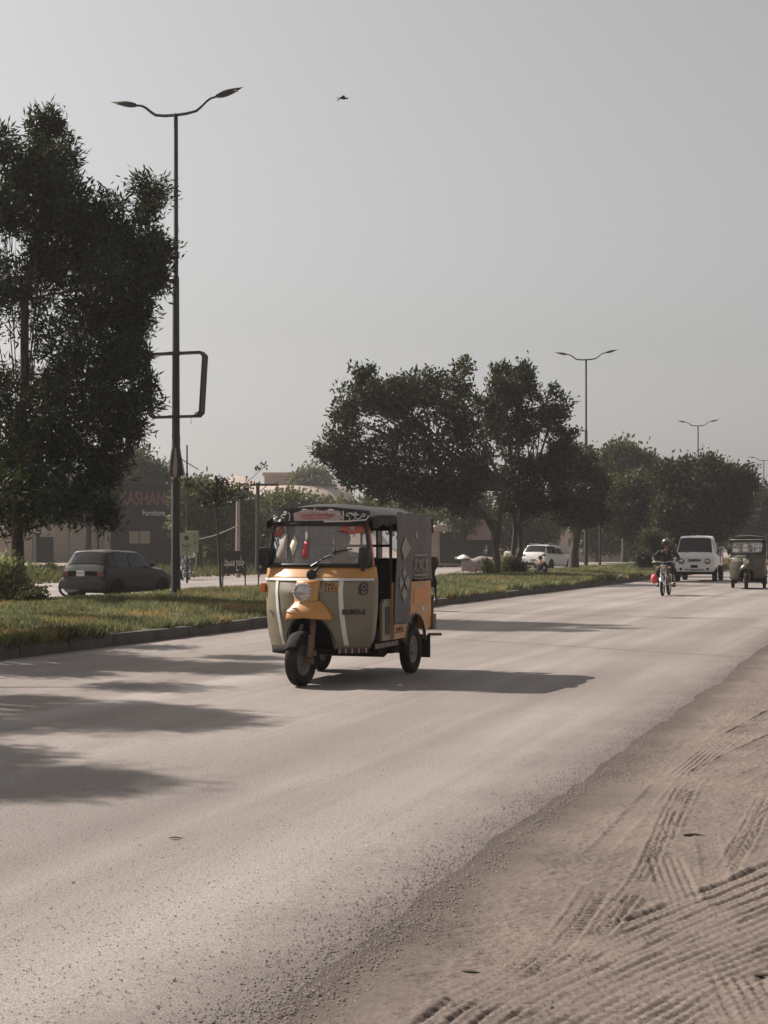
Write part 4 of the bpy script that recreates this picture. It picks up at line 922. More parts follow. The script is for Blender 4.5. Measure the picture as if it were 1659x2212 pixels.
    if main:
        b = MB()
        for i in range(20): b.mi = i % 2; b.box((.588,.63+.037*i,.375),(.010,.026,.048))
        for i in range(9):
            b.mi = i % 2; p = shell(.30+.028*i,.345,.012); b.box(p,(.020,.010,.048))
        b.build('checked_strip', [M['patch'],M['maroon']], sl)
    # ---------- rear side panels with wheel arches
    def side_poly():
        p = [(1.13,.42),(1.56,.42)]; 
        for i in range(13):
            a = math.pi*(.93-.86*i/12); p.append((1.92+.37*math.cos(a), .29+.38*math.sin(a)))
        return p+[(2.32,.46),(2.50,.50),(2.50,1.03),(1.13,1.03)]
    for s in (-1,1):
        b = MB(); pl = side_poly(); n = len(pl); pc = [(a,c) for a,c in pl]
        # strips from the arch up to the top edge keep the concave outline clean
        lo = pc[:n-2]; top = 1.03
        for (a0,c0),(a1,c1) in zip(lo[:-1],lo[1:]):
            if abs(a1-a0) < 1e-4: continue
            x0, x1 = s*.578, s*.604; b.add([(x0,a0,c0),(x0,a1,c1),(x0,a1,top),(x0,a0,top),(x1,a0,c0),(x1,a1,c1),(x1,a1,top),(x1,a0,top)],[(0,1,2,3),(7,6,5,4),(0,4,5,1),(2,6,7,3)])
        b.add([(s*.578,1.13,.42),(s*.578,1.13,1.03),(s*.604,1.13,1.03),(s*.604,1.13,.42)],[(0,1,2,3)]); b.add([(s*.578,2.5,.50),(s*.578,2.5,1.03),(s*.604,2.5,1.03),(s*.604,2.5,.50)],[(0,1,2,3)])
        sp_ = b.build('rear_side_panel', M[trim if main else paint], T)
        b = MB(); b.tube([(s*.606,1.92+.37*math.cos(math.pi*(.95-.9*i/16)),.29+.38*math.sin(math.pi*(.95-.9*i/16))) for i in range(17)],.012,6); b.build('arch_lip', M['olive_dark'], sp_, 60)
        if main and s > 0:
            b = MB(); b.box((.607,2.10,.86),(.006,.50,.16)); b.build('faded_patch', M['orange_faded'], sp_)
            b = MB(); 
            for i in range(5): b.tube([(.608,1.24+.05*i,.50),(.608,1.25+.05*i,.545)],.004,4)
            b.tube([(.608,1.20,.487),(.608,1.50,.492)],.004,4); b.build('lettering', M['signblack'], sp_)
            b = MB(); b.ball((.607,2.18,.715),(.01,.05,.03),10,6); b.build('white_mark', M['white'], sp_)
            b = MB(); b.box((.607,1.155,.72),(.01,.03,.58)); b.build('edge_trim', M['olive'], sp_)
    b = MB(); b.box((0,2.50,.74),(1.16,.03,.55)); b.build('tail_panel', M[trim if main else paint], T)
    # inner black liner of wheel bays
    b = MB(); b.box((0,1.92,.56),(.96,.70,.30)); b.box((0,1.75,.30),(.20,.9,.14)); b.tube([(-.5,1.92,.26),(.5,1.92,.26)],.04,8); b.box((.05,1.2,.30),(.5,.4,.10)); b.prism([(1.0,.35),(1.55,.35),(1.45,.27),(1.25,.22),(1.08,.27)], lambda a,c,d:(d,a,c), -.2,.46); b.box((.42,1.50,.31),(.22,.25,.12),ch=.03); b.box((0,.75,.32),(.8,.5,.06))
    b.build('chassis', M['dark'], T)
    # ---------- canvas side curtains
    if main:
        for s in (-1,1):
            b = MB(); b.grid(lambda u,v: Vector((s*(.634+.012*math.sin(v*5+1)*(1)+.010*math.sin(u*7+v*3)), 1.13+.56*u+.02*math.sin(v*4), 1.79-1.21*v+.006*math.sin(u*9))), 16, 30)
            c1 = b.build('side_curtain', M['canvas'], T, 70, solid=.006)
            b = MB(); b.grid(lambda u,v: Vector((s*(.622+.012*math.sin(u*11+v*2)), 1.70+.78*u+.02*math.sin(v*6), 1.79-.74*v+.008*math.sin(u*11))), 20, 20)
            c2 = b.build('side_curtain', M['canvas'], T, 70, solid=.006)
            def cp(y, z, o=.012): v = (1.79-z)/1.21; u = (y-1.13)/.56; return Vector((s*(.634+.012*math.sin(v*5+1)+.010*math.sin(u*7+v*3)+o), y, z))
            b = MB()
            for (yc,zc,hy__,hz__) in ((1.42,1.40,.17,.135),(1.34,1.03,.075,.075),(1.52,1.03,.075,.085),(1.44,1.13,.06,.07),(1.44,.90,.075,.085)):
                b.add([cp(yc,zc+hz__),cp(yc+hy__,zc),cp(yc,zc-hz__),cp(yc-hy__,zc)],[(0,1,2,3)])
            b.build('diamond_patches', M['patch'], c1, solid=.003)
            b = MB(); b.ball(cp(1.62,.68,.004),(.008,.04,.03),8,5); b.ball(cp(1.62,.73,.004),(.008,.015,.03),6,4); b.build('red_flower', M['red'], c1)
            def cq(y, z, o=.014): v = (1.79-z)/.74; u = (y-1.70)/.78; return Vector((s*(.622+.012*math.sin(u*11+v*2)+o), y, z))
            b = MB()
            for i in range(3):
                y0 = 1.82+.19*i; b.tube([cq(y0-.08,1.14),cq(y0,1.20),cq(y0+.07,1.28)],.009,5); b.tube([cq(y0+.08,1.14),cq(y0,1.20),cq(y0-.07,1.28)],.009,5); b.tube([cq(y0-.07,1.28),cq(y0,1.25),cq(y0+.07,1.28)],.009,5)
            b.tube([cq(1.76,1.10),cq(2.28,1.10)],.010,5); b.tube([cq(1.76,1.325),cq(2.20,1.325)],.010,5)
            for i in range(9): b.tube([cq(1.78+.058*i,1.075),cq(1.80+.058*i,1.062)],.009,4)
            b.build('painted_border', M['patch'], c2, 60)
            b = MB(); b.add([cq(1.82,1.56),cq(1.87,1.59),cq(1.89,1.53),cq(1.84,1.52)],[(0,1,2,3)]); b.build('torn_tab', M['white'], c2)
        b = MB(); b.grid(lambda u,v: Vector((.50+.12*v+.02*math.sin(u*9), 2.50+.17*v*(1-.3*u)+.03*math.sin(v*7+u*3), 1.32-.36*u-.02*v)), 12, 8); b.build('loose_flap', M['canvas_dark'], T, 70, solid=.006)
        b = MB(); b.tube([(.60,2.56,1.0),(.62,2.63,.93),(.62,2.62,.80),(.58,2.56,.76)],.014,6); b.build('rear_grab_handle', M['black'], T, 60)
    else:
        for s in (-1,1):
            b = MB(); b.grid(lambda u,v: Vector((s*(.605+.012*math.sin(u*11)), 1.13+1.35*u, 1.79-.74*v)), 20, 6); b.build('side_curtain', M['canvas_dark'], T, 70, solid=.006)
    b = MB(); b.grid(lambda u,v: Vector(((2*u-1)*.57, 2.50, 1.02+.12*v)), 4, 2); b.build('rear_flap', M['canvas_dark'], T, 60, solid=.006)
    # rear bumper, rails, exhaust
    b = MB(); b.box((0,2.56,.56),(1.24,.05,.16),ch=.01); b.box((.60,2.56,.55),(.06,.12,.18)); b.tube([(.60,2.56,.62),(.60,2.56,.86)],.018,6); b.tube([(.54,2.56,.62),(.54,2.56,.86)],.012,6); b.tube([(-.60,2.56,.62),(-.60,2.56,.86)],.018,6); b.tube([(.56,2.52,.40),(.70,2.60,.40)],.018,6); b.build('rear_bumper', M['brown'], T, 60)
    for s in (-1,1):
        b = MB(); b.box((s*.52,2.42,.27),(.20,.012,.26)); b.build('mudflap', M['black'], T)
    # ---------- running gear
    for s in (-1,1): wheel(T, (s*.545,1.92,.265), .265, .115)
    fw_ = wheel(T, (0,0,.262), .262, .12, steer=R(-6) if main else 0)
    b = MB(); b.tube([(.085,0,.262),(.095,.06,.40),(.07,.16,.62),(.03,.22,.80)],[.026,.026,.032,.03],8); b.tube([(.085,-.02,.262),(.14,-.02,.262)],.035,8); b.box((.10,.06,.33),(.05,.12,.05)); b.tube([(.105,-.05,.30),(.11,.0,.52)],[.028,.028],8); b.tube([(-.085,0,.262),(-.05,.16,.62)],.018,6); b.build('fork', M['brown'], T, 60)
    b = MB(); b.grid(lambda u,v: Vector(((2*v-1)*.075, .285*math.cos(R(30+125*u)), .262+.300*math.sin(R(30+125*u))-.02*(2*v-1)**2)), 16, 4); b.build('inner_mudguard', M['dark'], T, 60, solid=.006)
    # bay behind the arch, closed off
    b = MB(); b.grid(lambda u,v: Vector(((2*u-1)*.30, .58-.0*v, .38+.34*v)), 2, 2); b.box((0,.40,.74),(.56,.36,.02)); b.build('wheel_bay', M['dark'], T, solid=.01)
    # mirrors, indicators
    for s in (-1,1):
        b = MB(); x = s*(.61 if s < 0 else .555); y = .36 if s > 0 else .46
        b.tube([(s*.56,.46,1.20),(s*.62,y+.02,1.23),(x,y,1.27)],.010,6); b.box((x,y,1.315),(.125 if s > 0 else .115,.06,.20),(0,R(4)*s,R(-8)*s),ch=.028); b.tube([(x-.02,y,1.17),(x-.0,y,1.25)],.026,8)
        b.build('mirror', M['black'], T, 50)
        if s < 0 or not main:
            b = MB(); b.box((s*.635,.50,.985),(.05,.06,.10),ch=.012); b.build('indicator', M['amber'], T, 50)
    # handlebar and dash
    b = MB(); b.tube([(-.30,.52,1.02),(-.12,.42,1.06),(.12,.42,1.06),(.30,.52,1.02)],.016,6); b.tube([(0,.42,1.06),(0,.3,.6)],.03,8); b.build('handlebar', M['black'], T, 60)
    b = MB(); b.box((0,.56,1.16),(.86,.10,.05),ch=.02); b.build('dashboard', M['interior'], T, 40)
    if main:
        def on(x, z, o=.012):
            p = shell(x,z,o); e = .02; t_ = shell(x+e,z,o)-shell(x-e,z,o); u_ = shell(x,z+e,o)-shell(x,z-e,o); t_.normalize(); n_ = t_.cross(u_).normalized(); u_ = n_.cross(t_)
            m_ = Matrix((t_,u_,n_)).transposed().to_4x4(); m_.translation = p; return m_
        # curved lettering: one glyph group per piece so it hugs the panel
        for i,ch_ in enumerate('EURO-2'):
            text_mesh('lettering', ch_, .072, M['signblack'], fpn, on(.368+[0,.037,.074,.111,.140,.162][i], .745, .012), None, .002, bold=.003)
        for j,(s_,z) in enumerate((('GAO-',1.032),('2309',.985))):
            b = MB(); shell_patch(b, lambda z_:.165, lambda z_:.315, z-.021, z+.021, .0085, 6, 2); b.build('number_plate', M['orange'], fpn)
            for i,ch_ in enumerate(s_): text_mesh('lettering', ch_, .046, M['signblack'], fpn, on(.187+.034*i, z, .011), None, .0015, bold=.002)
        # round-cornered emblem
        b = MB(); n = 20; em = [(.525+.034*math.copysign(abs(math.cos(a))**.6,math.cos(a)), .985+.062*math.copysign(abs(math.sin(a))**.6,math.sin(a))) for a in [2*math.pi*i/n for i in range(n)]]
        v1 = [shell(x,z,.012) for x,z in em]; b.add([shell(.525,.985,.012)]+v1, [(0,1+i,1+(i+1)%n) for i in range(n)]); eo = b.build('emblem', M['signblack'], fpn, solid=.003)
        b = MB(); b.tube([shell(.525+.018*math.cos(a),1.005+.024*math.sin(a),.018) for a in [2*math.pi*i/12 for i in range(13)]],.004,4); b.tube([shell(.51,.965,.018),shell(.525,.945,.018),shell(.54,.965,.018)],.004,4); b.tube([shell(.512,.94,.018),shell(.538,.94,.018)],.004,4); b.build('emblem_marks', M['patch'], eo)
        b = MB(); b.tube([shell(-.47+.016*math.cos(a),.74+.016*math.sin(a),.012) for a in [2*math.pi*i/10 for i in range(11)]],.004,4); b.build('round_mark', M['signblack'], fpn)
    return T
FRONT = Vector((-.846, 15.08, 0))
rk = rickshaw('decorated orange and olive auto rickshaw with grey side curtains driving in the near lane', FRONT, -TH)
drv = person('driver in a pale long shirt seated behind the windscreen of the orange and olive rickshaw', FRONT + Matrix.Rotation(-TH,3,'Z') @ Vector((.10,.90,.17)), -TH, SITR, 'cloth_pale', 'cloth_pale', kurta=True)
# ------------------------------------------------------------------ second rickshaw
RK2 = Vector(((1612-CX)/F*50.9, 50.9, 0))
rickshaw('dark green auto rickshaw coming on at the right edge with a black canopy', RK2, -TH+R(3), 'olive_dark', 'orange', False)
person('driver in dark clothes seated in the dark green rickshaw at the right edge', RK2 + Matrix.Rotation(-TH,3,'Z') @ Vector((.05,.90,.10)), -TH, SITR, 'cloth_dark', 'cloth_dark')
# ------------------------------------------------------------------ cars and pickup
def car(label, loc, rz, S, paint, windows, ends, wheels, wr, extras=None, cat='car', group=None, name='parked_car', crown=.03, tag_body='body'):
    T = empty(name, loc, rz); tag(T, label, cat, group)
    def sec(s_):
        y,zb,zbl,zt,wb,wt = s_
        h = [(0,zt+crown),(wt*.55,zt+crown*.75),(wt*.9,zt+crown*.1),(wt,zt-.03),(wb-.015,zbl),(wb+.008,zbl-.07),(wb+.012,(zbl+zb)/2),(wb-.01,zb+.10),(wb-.07,zb),(0,zb)]
        return [Vector((x,y,z)) for x,z in h]
    SS = [sec(s_) for s_ in S]
    def surf(i, j, side):
        i0 = min(int(i),len(SS)-2); j0 = min(int(j),8); u, v = i-i0, j-j0
        p = SS[i0][j0]*(1-u)*(1-v)+SS[i0+1][j0]*u*(1-v)+SS[i0][j0+1]*(1-u)*v+SS[i0+1][j0+1]*u*v; return Vector((p.x*side,p.y,p.z))
    b = MB(); n = len(SS)
    for side in (1,-1):
        b.grid(lambda u,v: surf(u*(n-1),v*9,side), (n-1), 9)
    for e in (0,n-1):
        q = SS[e]; ring = q + [Vector((-p.x,p.y,p.z)) for p in q[1:-1]][::-1]; cen = sum(ring,Vector())/len(ring); b.add([cen]+ring, [(0,1+i,1+(i+1)%len(ring)) for i in range(len(ring))])
    bd = b.build(tag_body, M[paint], T, 32)
    for (i0,i1,j0,j1) in windows:
        for side in (1,-1):
            b = MB(); b.grid(lambda u,v: surf(i0+(i1-i0)*u, j0+(j1-j0)*v, side)+Vector((side*.008,0,.003)), 4, 3); b.build('side_window', M['glassdark'], T, 50)
    for (i0,i1,j1,sgn,nm) in ends:
        b = MB(); b.grid(lambda u,v: surf(i0+(i1-i0)*u, abs(2*v-1)*j1, 1 if v >= .5 else -1)+Vector((0,sgn*.010,.008)), 5, 12); b.build(nm, M['glassdark'], T, 50)
    for y in wheels:
        for side in (1,-1):
            w_ = max(s_[4] for s_ in S)
            b = MB(); b.lathe([(side*(w_+.018),0),(side*(w_+.018),wr*1.16),(side*(w_-.15),wr*1.16)],(0,y,wr*1.02),'x',20); b.build('wheel_arch', M['dark'], T)
            wheel(T, (side*(w_-.055),y,wr), wr, .17, n=24)
    if extras: extras(T, surf)
    return T
def bx(T, name, m, boxes, ch=0.0, sub=None):
    b = MB()
    for c,d in boxes: b.box(c,d,ch=ch)
    return b.build(name, M[m], sub or T, 40)
# dark hatchback seen from behind
HS = [(-1.64,.36,.50,.56,.60,.52),(-1.60,.26,.62,.70,.69,.60),(-1.05,.20,.80,.85,.72,.64),(-.68,.20,.84,.90,.72,.63),(-.08,.20,.87,1.31,.72,.55),(.9,.20,.88,1.345,.72,.56),(1.28,.20,.88,1.32,.72,.55),(1.52,.22,.87,.93,.71,.62),(1.60,.26,.62,.70,.70,.64),(1.66,.30,.46,.52,.68,.62)]
def hatch_x(T, surf):
    bx(T,'rear_bumper','cardark',[((0,1.66,.42),(1.44,.12,.22))],.03)
    bx(T,'bumper_trim','steel',[((0,1.725,.52),(1.40,.012,.018))])
    bx(T,'tail_lamp','redlens',[((.58,1.615,.72),(.20,.05,.16))],.01); bx(T,'tail_lamp','redlens',[((-.58,1.615,.72),(.20,.05,.16))],.01)
    npl = bx(T,'number_plate','white',[((.08,1.625,.74),(.26,.02,.16))]); text_mesh('lettering','LEB 417',.055,M['signblack'],npl,Matrix.Translation((.08,1.638,.74))@Matrix.Rotation(math.pi,4,'Z')@Matrix.Rotation(R(90),4,'X'),.20,.001)
    bx(T,'garnish','dark',[((0,1.60,.72),(.95,.03,.15))]); bx(T,'mirror','black',[((-.80,-.42,.95),(.14,.07,.11))],.02); bx(T,'mirror','black',[((.80,-.42,.95),(.14,.07,.11))],.02)
    b = MB(); b.tube([(.1,1.44,1.02),(-.3,1.405,1.09)],.008,5); b.build('rear_wiper', M['black'], T)
HZ = 40.5
car('dark grey hatchback seen from behind on the second carriageway left of the nearest lamp', G(258,HZ+.6,0), -TH+math.pi-R(7), HS, 'cardark', [(3.25,4.55,3.25,3.95),(4.62,5.55,3.1,3.95),(5.62,6.25,3.1,3.95)], [(3.1,3.92,3.1,-1,'windscreen'),(6.1,6.9,3.0,1,'rear_window')], (-1.05,1.05), .27, hatch_x, name='hatchback_car')
# white estate seen from behind
ES = [(-2.2,.40,.60,.68,.74,.64),(-2.15,.30,.74,.84,.84,.72),(-1.5,.24,.92,1.00,.87,.76),(-1.0,.24,.98,1.06,.88,.74),(-.3,.24,1.02,1.56,.88,.64),(1.0,.24,1.04,1.63,.88,.66),(1.75,.24,1.06,1.60,.88,.65),(2.12,.26,1.04,1.12,.87,.72),(2.24,.30,.74,.90,.86,.78),(2.30,.34,.56,.62,.82,.76)]
def est_x(T, surf):
    bx(T,'rear_bumper','dark',[((0,2.29,.42),(1.60,.12,.20))],.03)
    for s in (-1,1): bx(T,'tail_lamp','redlens',[((s*.72,2.20,.98),(.26,.06,.12))],.01)
    for s in (-1,1): bx(T,'roof_rail','white',[((s*.55,.9,1.70),(.04,1.6,.03))])
    npl = bx(T,'number_plate','patch',[((0,2.30,.66),(.36,.02,.14))]); text_mesh('lettering','AXK 902',.06,M['signblack'],npl,Matrix.Translation((0,2.312,.66))@Matrix.Rotation(math.pi,4,'Z')@Matrix.Rotation(R(90),4,'X'),.26,.001)
    bx(T,'tailgate_trim','steel',[((0,2.235,.84),(.70,.02,.04))])
EZ = 97
car('white estate car with a dark rear bumper parked between the middle trees', G(1184,EZ,0), -TH+math.pi-R(12), ES, 'carwhite', [(3.3,4.55,3.25,3.95),(4.62,5.4,3.1,3.95),(5.46,6.4,3.1,3.95)], [(3.1,3.92,3.1,-1,'windscreen'),(6.08,6.9,3.0,1,'rear_window')], (-1.4,1.4), .34, est_x, name='estate_car')
car('small pale saloon far down the second carriageway, a tiny car between two trunks', G(1304,158,0), -TH+math.pi-R(4), HS, 'carwhite', [(3.25,4.55,3.25,3.95),(4.62,5.55,3.1,3.95)], [(3.1,3.92,3.1,-1,'windscreen'),(6.1,6.9,3.0,1,'rear_window')], (-1.05,1.05), .27, lambda T,s: bx(T,'rear_bumper','dark',[((0,1.66,.42),(1.44,.12,.22))],.03), name='saloon_car')
# white cab-over pickup
PS = [(-1.98,.62,.86,1.02,.72,.62),(-1.95,.46,1.00,1.12,.80,.70),(-1.86,.42,1.10,1.20,.84,.76),(-1.42,.40,1.14,1.88,.85,.66),(-1.25,.40,1.14,1.93,.85,.67),(-.62,.40,1.14,1.94,.85,.68),(-.50,.42,1.13,1.88,.84,.67)]
def pick_x(T, surf):
    bp = bx(T,'front_bumper','carwhite',[((0,-1.99,.55),(1.60,.14,.28))],.04)
    bx(T,'grille_slots','black',[((-.36+.08*i,-2.065,.50-.012*math.cos((i-4.5)*.5)),(.055,.012,.055)) for i in range(10)],0,bp)
    for s in (-1,1):
        b = MB(); b.lathe([(-2.00,0),(-2.01,.085),(-1.985,.125),(-1.90,.13)],(s*.55,0,.86),'y',20); hl_ = b.build('headlamp', M['dark'], T, 50)
        b = MB(); b.lathe([(-2.03,0),(-2.025,.06),(-2.01,.085)],(s*.55,0,.86),'y',18); b.build('lens', M['lens'], hl_, 60)
        b = MB(); b.lathe([(-2.075,0),(-2.072,.05),(-2.05,.07)],(s*.56,0,.53),'y',16); b.build('fog_lamp', M['dark'], bp, 60)
        b = MB(); b.box((s*.965,-1.60,1.28),(.05,.04,.26),ch=.012); b.tube([(s*.84,-1.62,1.16),(s*.96,-1.62,1.22)],.012,5); b.build('mirror', M['black'], T, 50)
    npl = bx(T,'number_plate','dark',[((0,-2.075,.64),(.30,.02,.11))],0)
    text_mesh('lettering','DAEHAN',.13,M['signblack'],T,face((0,-2.003,.90)),.52,.008,bold=.010)
    b = MB(); b.tube([(-.35,-1.88,1.235),(-.05,-1.76,1.30)],.008,5); b.tube([(.15,-1.88,1.235),(.45,-1.76,1.32)],.008,5); b.build('wipers', M['black'], T)
    bx(T,'chassis','dark',[((0,.3,.42),(.9,3.6,.14)),((0,-1.5,.36),(1.4,.7,.12))])
    lb = bx(T,'load_bed','carwhite',[((0,.75,.72),(1.62,2.45,.06)),((-.80,.75,.90),(.04,2.45,.30)),((.80,.75,.90),(.04,2.45,.30)),((0,1.97,.90),(1.6,.04,.30))])
    b = MB()
    for s in (-1,1):
        for y in (-.40,.75,1.95): b.tube([(s*.82,y,.75),(s*.82,y,1.30)],.02,5)
        b.tube([(s*.82,-.40,1.30),(s*.82,1.95,1.30)],.02,5)
    b.build('bed_rails', M['steel'], lb, 50)
PZ = 63
car('white cab-over pickup truck coming on between the helmeted rider and the second rickshaw', G(1511,PZ+1.95,0), -TH+R(1), PS, 'carwhite', [(3.25,5.6,3.15,3.95)], [(2.05,2.93,2.7,-1,'windscreen')], (-1.30,1.35), .29, pick_x, cat='pickup truck', name='pickup_truck', crown=.02)
person('driver in grey seated at the wheel of the white pickup truck', G(1511,PZ+1.95,0)+Matrix.Rotation(-TH,3,'Z')@Vector((.35,-.95,.22)), -TH, SIT, 'cloth_grey','cloth_dark')
# ------------------------------------------------------------------ motorcycles
def motorcycle(label, loc, rz, extra=True, group=None, lean=0.0):
    T = empty('motorcycle', loc, rz); tag(T, label, 'motorcycle', group)
    wheel(T,(0,-.62,.29),.29,.075,rimr=.80,spokes=True,name='wheel'); wheel(T,(0,.62,.29),.29,.085,rimr=.78,spokes=True,name='wheel')
    b = MB()
    for s in (-1,1): b.tube([(s*.075,-.62,.29),(s*.07,-.48,.72),(s*.06,-.42,.92)],.018,6)
    b.build('fork', M['chrome'], T, 50)
    b = MB(); b.grid(lambda u,v: Vector(((2*v-1)*.055,-.62+.32*math.cos(R(25+130*u)),.29+.32*math.sin(R(25+130*u)))),12,3); b.build('front_mudguard', M['chrome'], T, 60, solid=.005)
    b = MB(); b.grid(lambda u,v: Vector(((2*v-1)*.065,.62+.33*math.cos(R(10+120*u)),.30+.33*math.sin(R(10+120*u)))),12,3); b.build('rear_mudguard', M['chrome'], T, 60, solid=.005)
    b = MB(); b.ball((0,-.10,.80),(.13,.28,.11),14,8); b.build('fuel_tank', M['maroon'], T, 60)
    b = MB(); b.box((0,.42,.80),(.22,.62,.09),ch=.03); b.build('seat', M['seat'], T, 40)
    b = MB(); b.tube([(0,-.40,.85),(0,-.25,.62),(0,-.15,.35),(0,.25,.33),(0,.35,.70)],.022,6); b.tube([(0,.25,.33),(0,.62,.29)],.025,6); b.tube([(0,-.40,.80),(0,.75,.74)],.02,6); b.tube([(-.30,.12,.29),(.30,.12,.29)],.016,6); b.build('frame', M['black'], T, 50)
    b = MB(); b.box((0,.05,.42),(.24,.30,.22),ch=.05); b.lathe([(-.0,0),(-.0,.08),(.14,.08),(.14,0)],(0,-.08,.52),'x',12); b.build('engine', M['rim'], T, 40)
    b = MB(); b.tube([(.09,-.1,.38),(.13,.1,.24),(.15,.45,.27),(.15,.85,.33)],[.02,.022,.035,.038],8); b.build('exhaust', M['chrome'], T, 50)
    b = MB(); b.tube([(-.36,-.30,.99),(-.16,-.36,1.02),(0,-.38,.98),(.16,-.36,1.02),(.36,-.30,.99)],.014,6); b.build('handlebar', M['chrome'], T, 50)
    b = MB(); b.lathe([(-.56,0),(-.56,.07),(-.54,.085),(-.46,.08),(-.42,.04)],(0,0,.86),'y',18); h = b.build('headlamp', M['black'], T, 60)
    b = MB(); b.lathe([(-.575,0),(-.568,.05),(-.56,.072)],(0,0,.86),'y',18); b.build('lens', M['lens'], h, 60)
    for s in (-1,1):
        b = MB(); b.ball((s*.17,-.44,.84),(.03,.04,.03),8,5); b.build('indicator', M['amber'], T, 60)
        b = MB(); b.tube([(s*.22,-.34,1.02),(s*.28,-.36,1.16)],.006,5); b.ball((s*.28,-.36,1.19),(.055,.015,.038),10,6); b.build('mirror', M['black'], T, 60)
    b = MB(); b.box((0,-.50,.72),(.20,.012,.10)); b.build('number_plate', M['patch'], T)
    b = MB(); b.tube([(-.26,-.22,.62),(-.30,-.20,.40),(-.10,-.18,.34),(.10,-.18,.34),(.30,-.20,.40),(.26,-.22,.62)],.012,6); b.build('leg_guard', M['chrome'], T, 60)
    return T
MZ = 43.9; ml = G(1438,MZ+.35,0)
motorcycle('black motorcycle with chrome forks coming on left of the white pickup truck', ml, -TH)
person('rider in dark clothes and a brown helmet on the motorcycle left of the pickup truck', ml, -TH, RIDE, 'cloth_dark','cloth_dark', headgear='helmet')
hb = MB(); hb.ball((0,0,0),(.115,.13,.15),16,10); ho = hb.build('helmet', M['redbright'], None, 60, loc=ml+Matrix.Rotation(-TH,3,'Z')@Vector((-.31,-.16,.50))); tag(ho,'round red helmet hanging low at the side of the helmeted rider\'s motorcycle','helmet')
b = MB(); b.tube([(0,0,.14),(.01,0,.19),(.06,0,.17)],.006,5); b.build('strap', M['black'], ho)
motorcycle('dark motorcycle whose front wheel sticks out left of the grey hatchback', Vector((-8.42,HZ+1.9,0)), R(-92))
ml2 = G(401,66,0); motorcycle('motorcycle far off behind the nearest lamp post, headlamp towards us', ml2, R(-6)); person('rider in a pale shirt on the far motorcycle just right of the nearest lamp post', ml2, R(-6), RIDE, 'cloth_pale','cloth_grey')
person('person in dark clothes crouching on the median edge in front of the white estate car', G(1166,61.5,.12), math.pi-TH, CROUCH, 'cloth_dark','cloth_dark')
person('person in a dark top standing left of the forked trunk beyond the grass', G(1052,86,0), R(-40), STAND, 'cloth_dark','cloth_grey', scale=.93)
person('person in a pale pink shirt standing between the two middle trunks beyond the grass', G(1098,86,-.05), R(150), STAND, 'cloth_pale','cloth_grey', scale=.90)
# covered handcart
ct = empty('handcart', G(1018,84,0), R(-4)); tag(ct, 'handcart covered with a pinkish tarpaulin and a white cloth heap on its left end', 'cart')
b = MB(); b.grid(lambda u,v: Vector((-.55+1.75*u, .42*math.cos(math.pi*v)*(1+.05*math.sin(u*9)), .10+.78*math.sin(math.pi*v)**.7*(1-.10*math.sin(u*5+1))+.03*math.sin(u*13))), 20, 14)
b.grid(lambda u,v: Vector((-.55-.03*u, .42*math.cos(math.pi*v)*(1-u), .10+(.72*math.sin(math.pi*v)**.7)*(1-u))), 3, 14); b.build('tarpaulin', M['tarp'], ct, 60)
b = MB(); b.grid(lambda u,v: Vector((-.45+(.42*v)*math.cos(6.2832*u)*(1+.15*math.sin(u*30)), .40*v*math.sin(6.2832*u), 1.06-.24*v**1.5+.02*math.sin(u*25))), 24, 6); b.tube([(-.8,0,.90),(-.95,-.05,.87)],[.05,.03],6); b.build('white_cloth', M['white'], ct, 60, solid=.01)
for s in (-1,1):
    wheel(ct,(s*.0+.3,s*.46,.22),.22,.05,rimr=.8,spokes=True)
b = MB(); b.box((.3,0,.16),(1.5,.7,.06)); b.tube([(-.6,-.3,.16),(-.95,-.3,.05)],.02,5); b.build('bed', M['brown'], ct)
# ------------------------------------------------------------------ double street lamps
def lamp(label, Z, px, lowr=True):
    T = empty('street_lamp', G(px,Z,.2), -TH); tag(T, label, 'street lamp', 'double-armed street lamps along the median')
    b = MB(); H_ = 12.0
    prof = [(0,.10),(.05,.22),(.10,.22),(.11,.115),(4.0,.105),(4.02,.098),(7.9,.082),(7.95,.074),(7.97,.060),(H_,.050)]
    b.lathe([(z,r) for z,r in prof],(0,0,0),'z',14); b.box((0,0,.04),(.44,.44,.05)); b.build('pole', M['steel'], T, 50)
    for s in (-1,1):
        b = MB(); pts = [(0,0,H_-.03),(s*.30,0,H_-.02),(s*.56,0,H_+.02),(s*.68,0,H_+.10),(s*.84,0,H_+.23),(s*.95,0,H_+.29),(s*1.20,0,H_+.335)]
        b.tube(pts,[.040,.040,.038,.034,.032,.030,.028],8); b.build('arm', M['steel'], T, 60)
        b = MB(); d = .17
        b.grid(lambda u,v: Vector((s*(1.12+.80*u), .14*math.sin(math.pi*min(1,u*1.02+.12)**.8)*math.cos(6.2832*v), H_+.33+d*u+.070*math.sin(math.pi*min(1,u*1.0+.10)**.7)*math.sin(6.2832*v)-.01*math.sin(math.pi*u))), 14, 12)
        hd_ = b.build('lamp_head', M['steel'], T, 60)
        b = MB(); b.box((s*1.50,0,H_+.372),(.36,.13,.012),(0,-s*math.atan(d/.8),0)); b.build('lamp_lens', M['lens'], hd_)
    return T
lamp('nearest double-armed street lamp, tall dark steel, carrying an empty advertising frame', 36.8, 380)
lamp('second double-armed street lamp rising behind the low bushy tree', 84.5, 1266)
lamp('third double-armed street lamp behind the wide flat-topped tree', 130, 1508)
lamp('farthest double-armed street lamp, small at the right edge', 181, 1650)
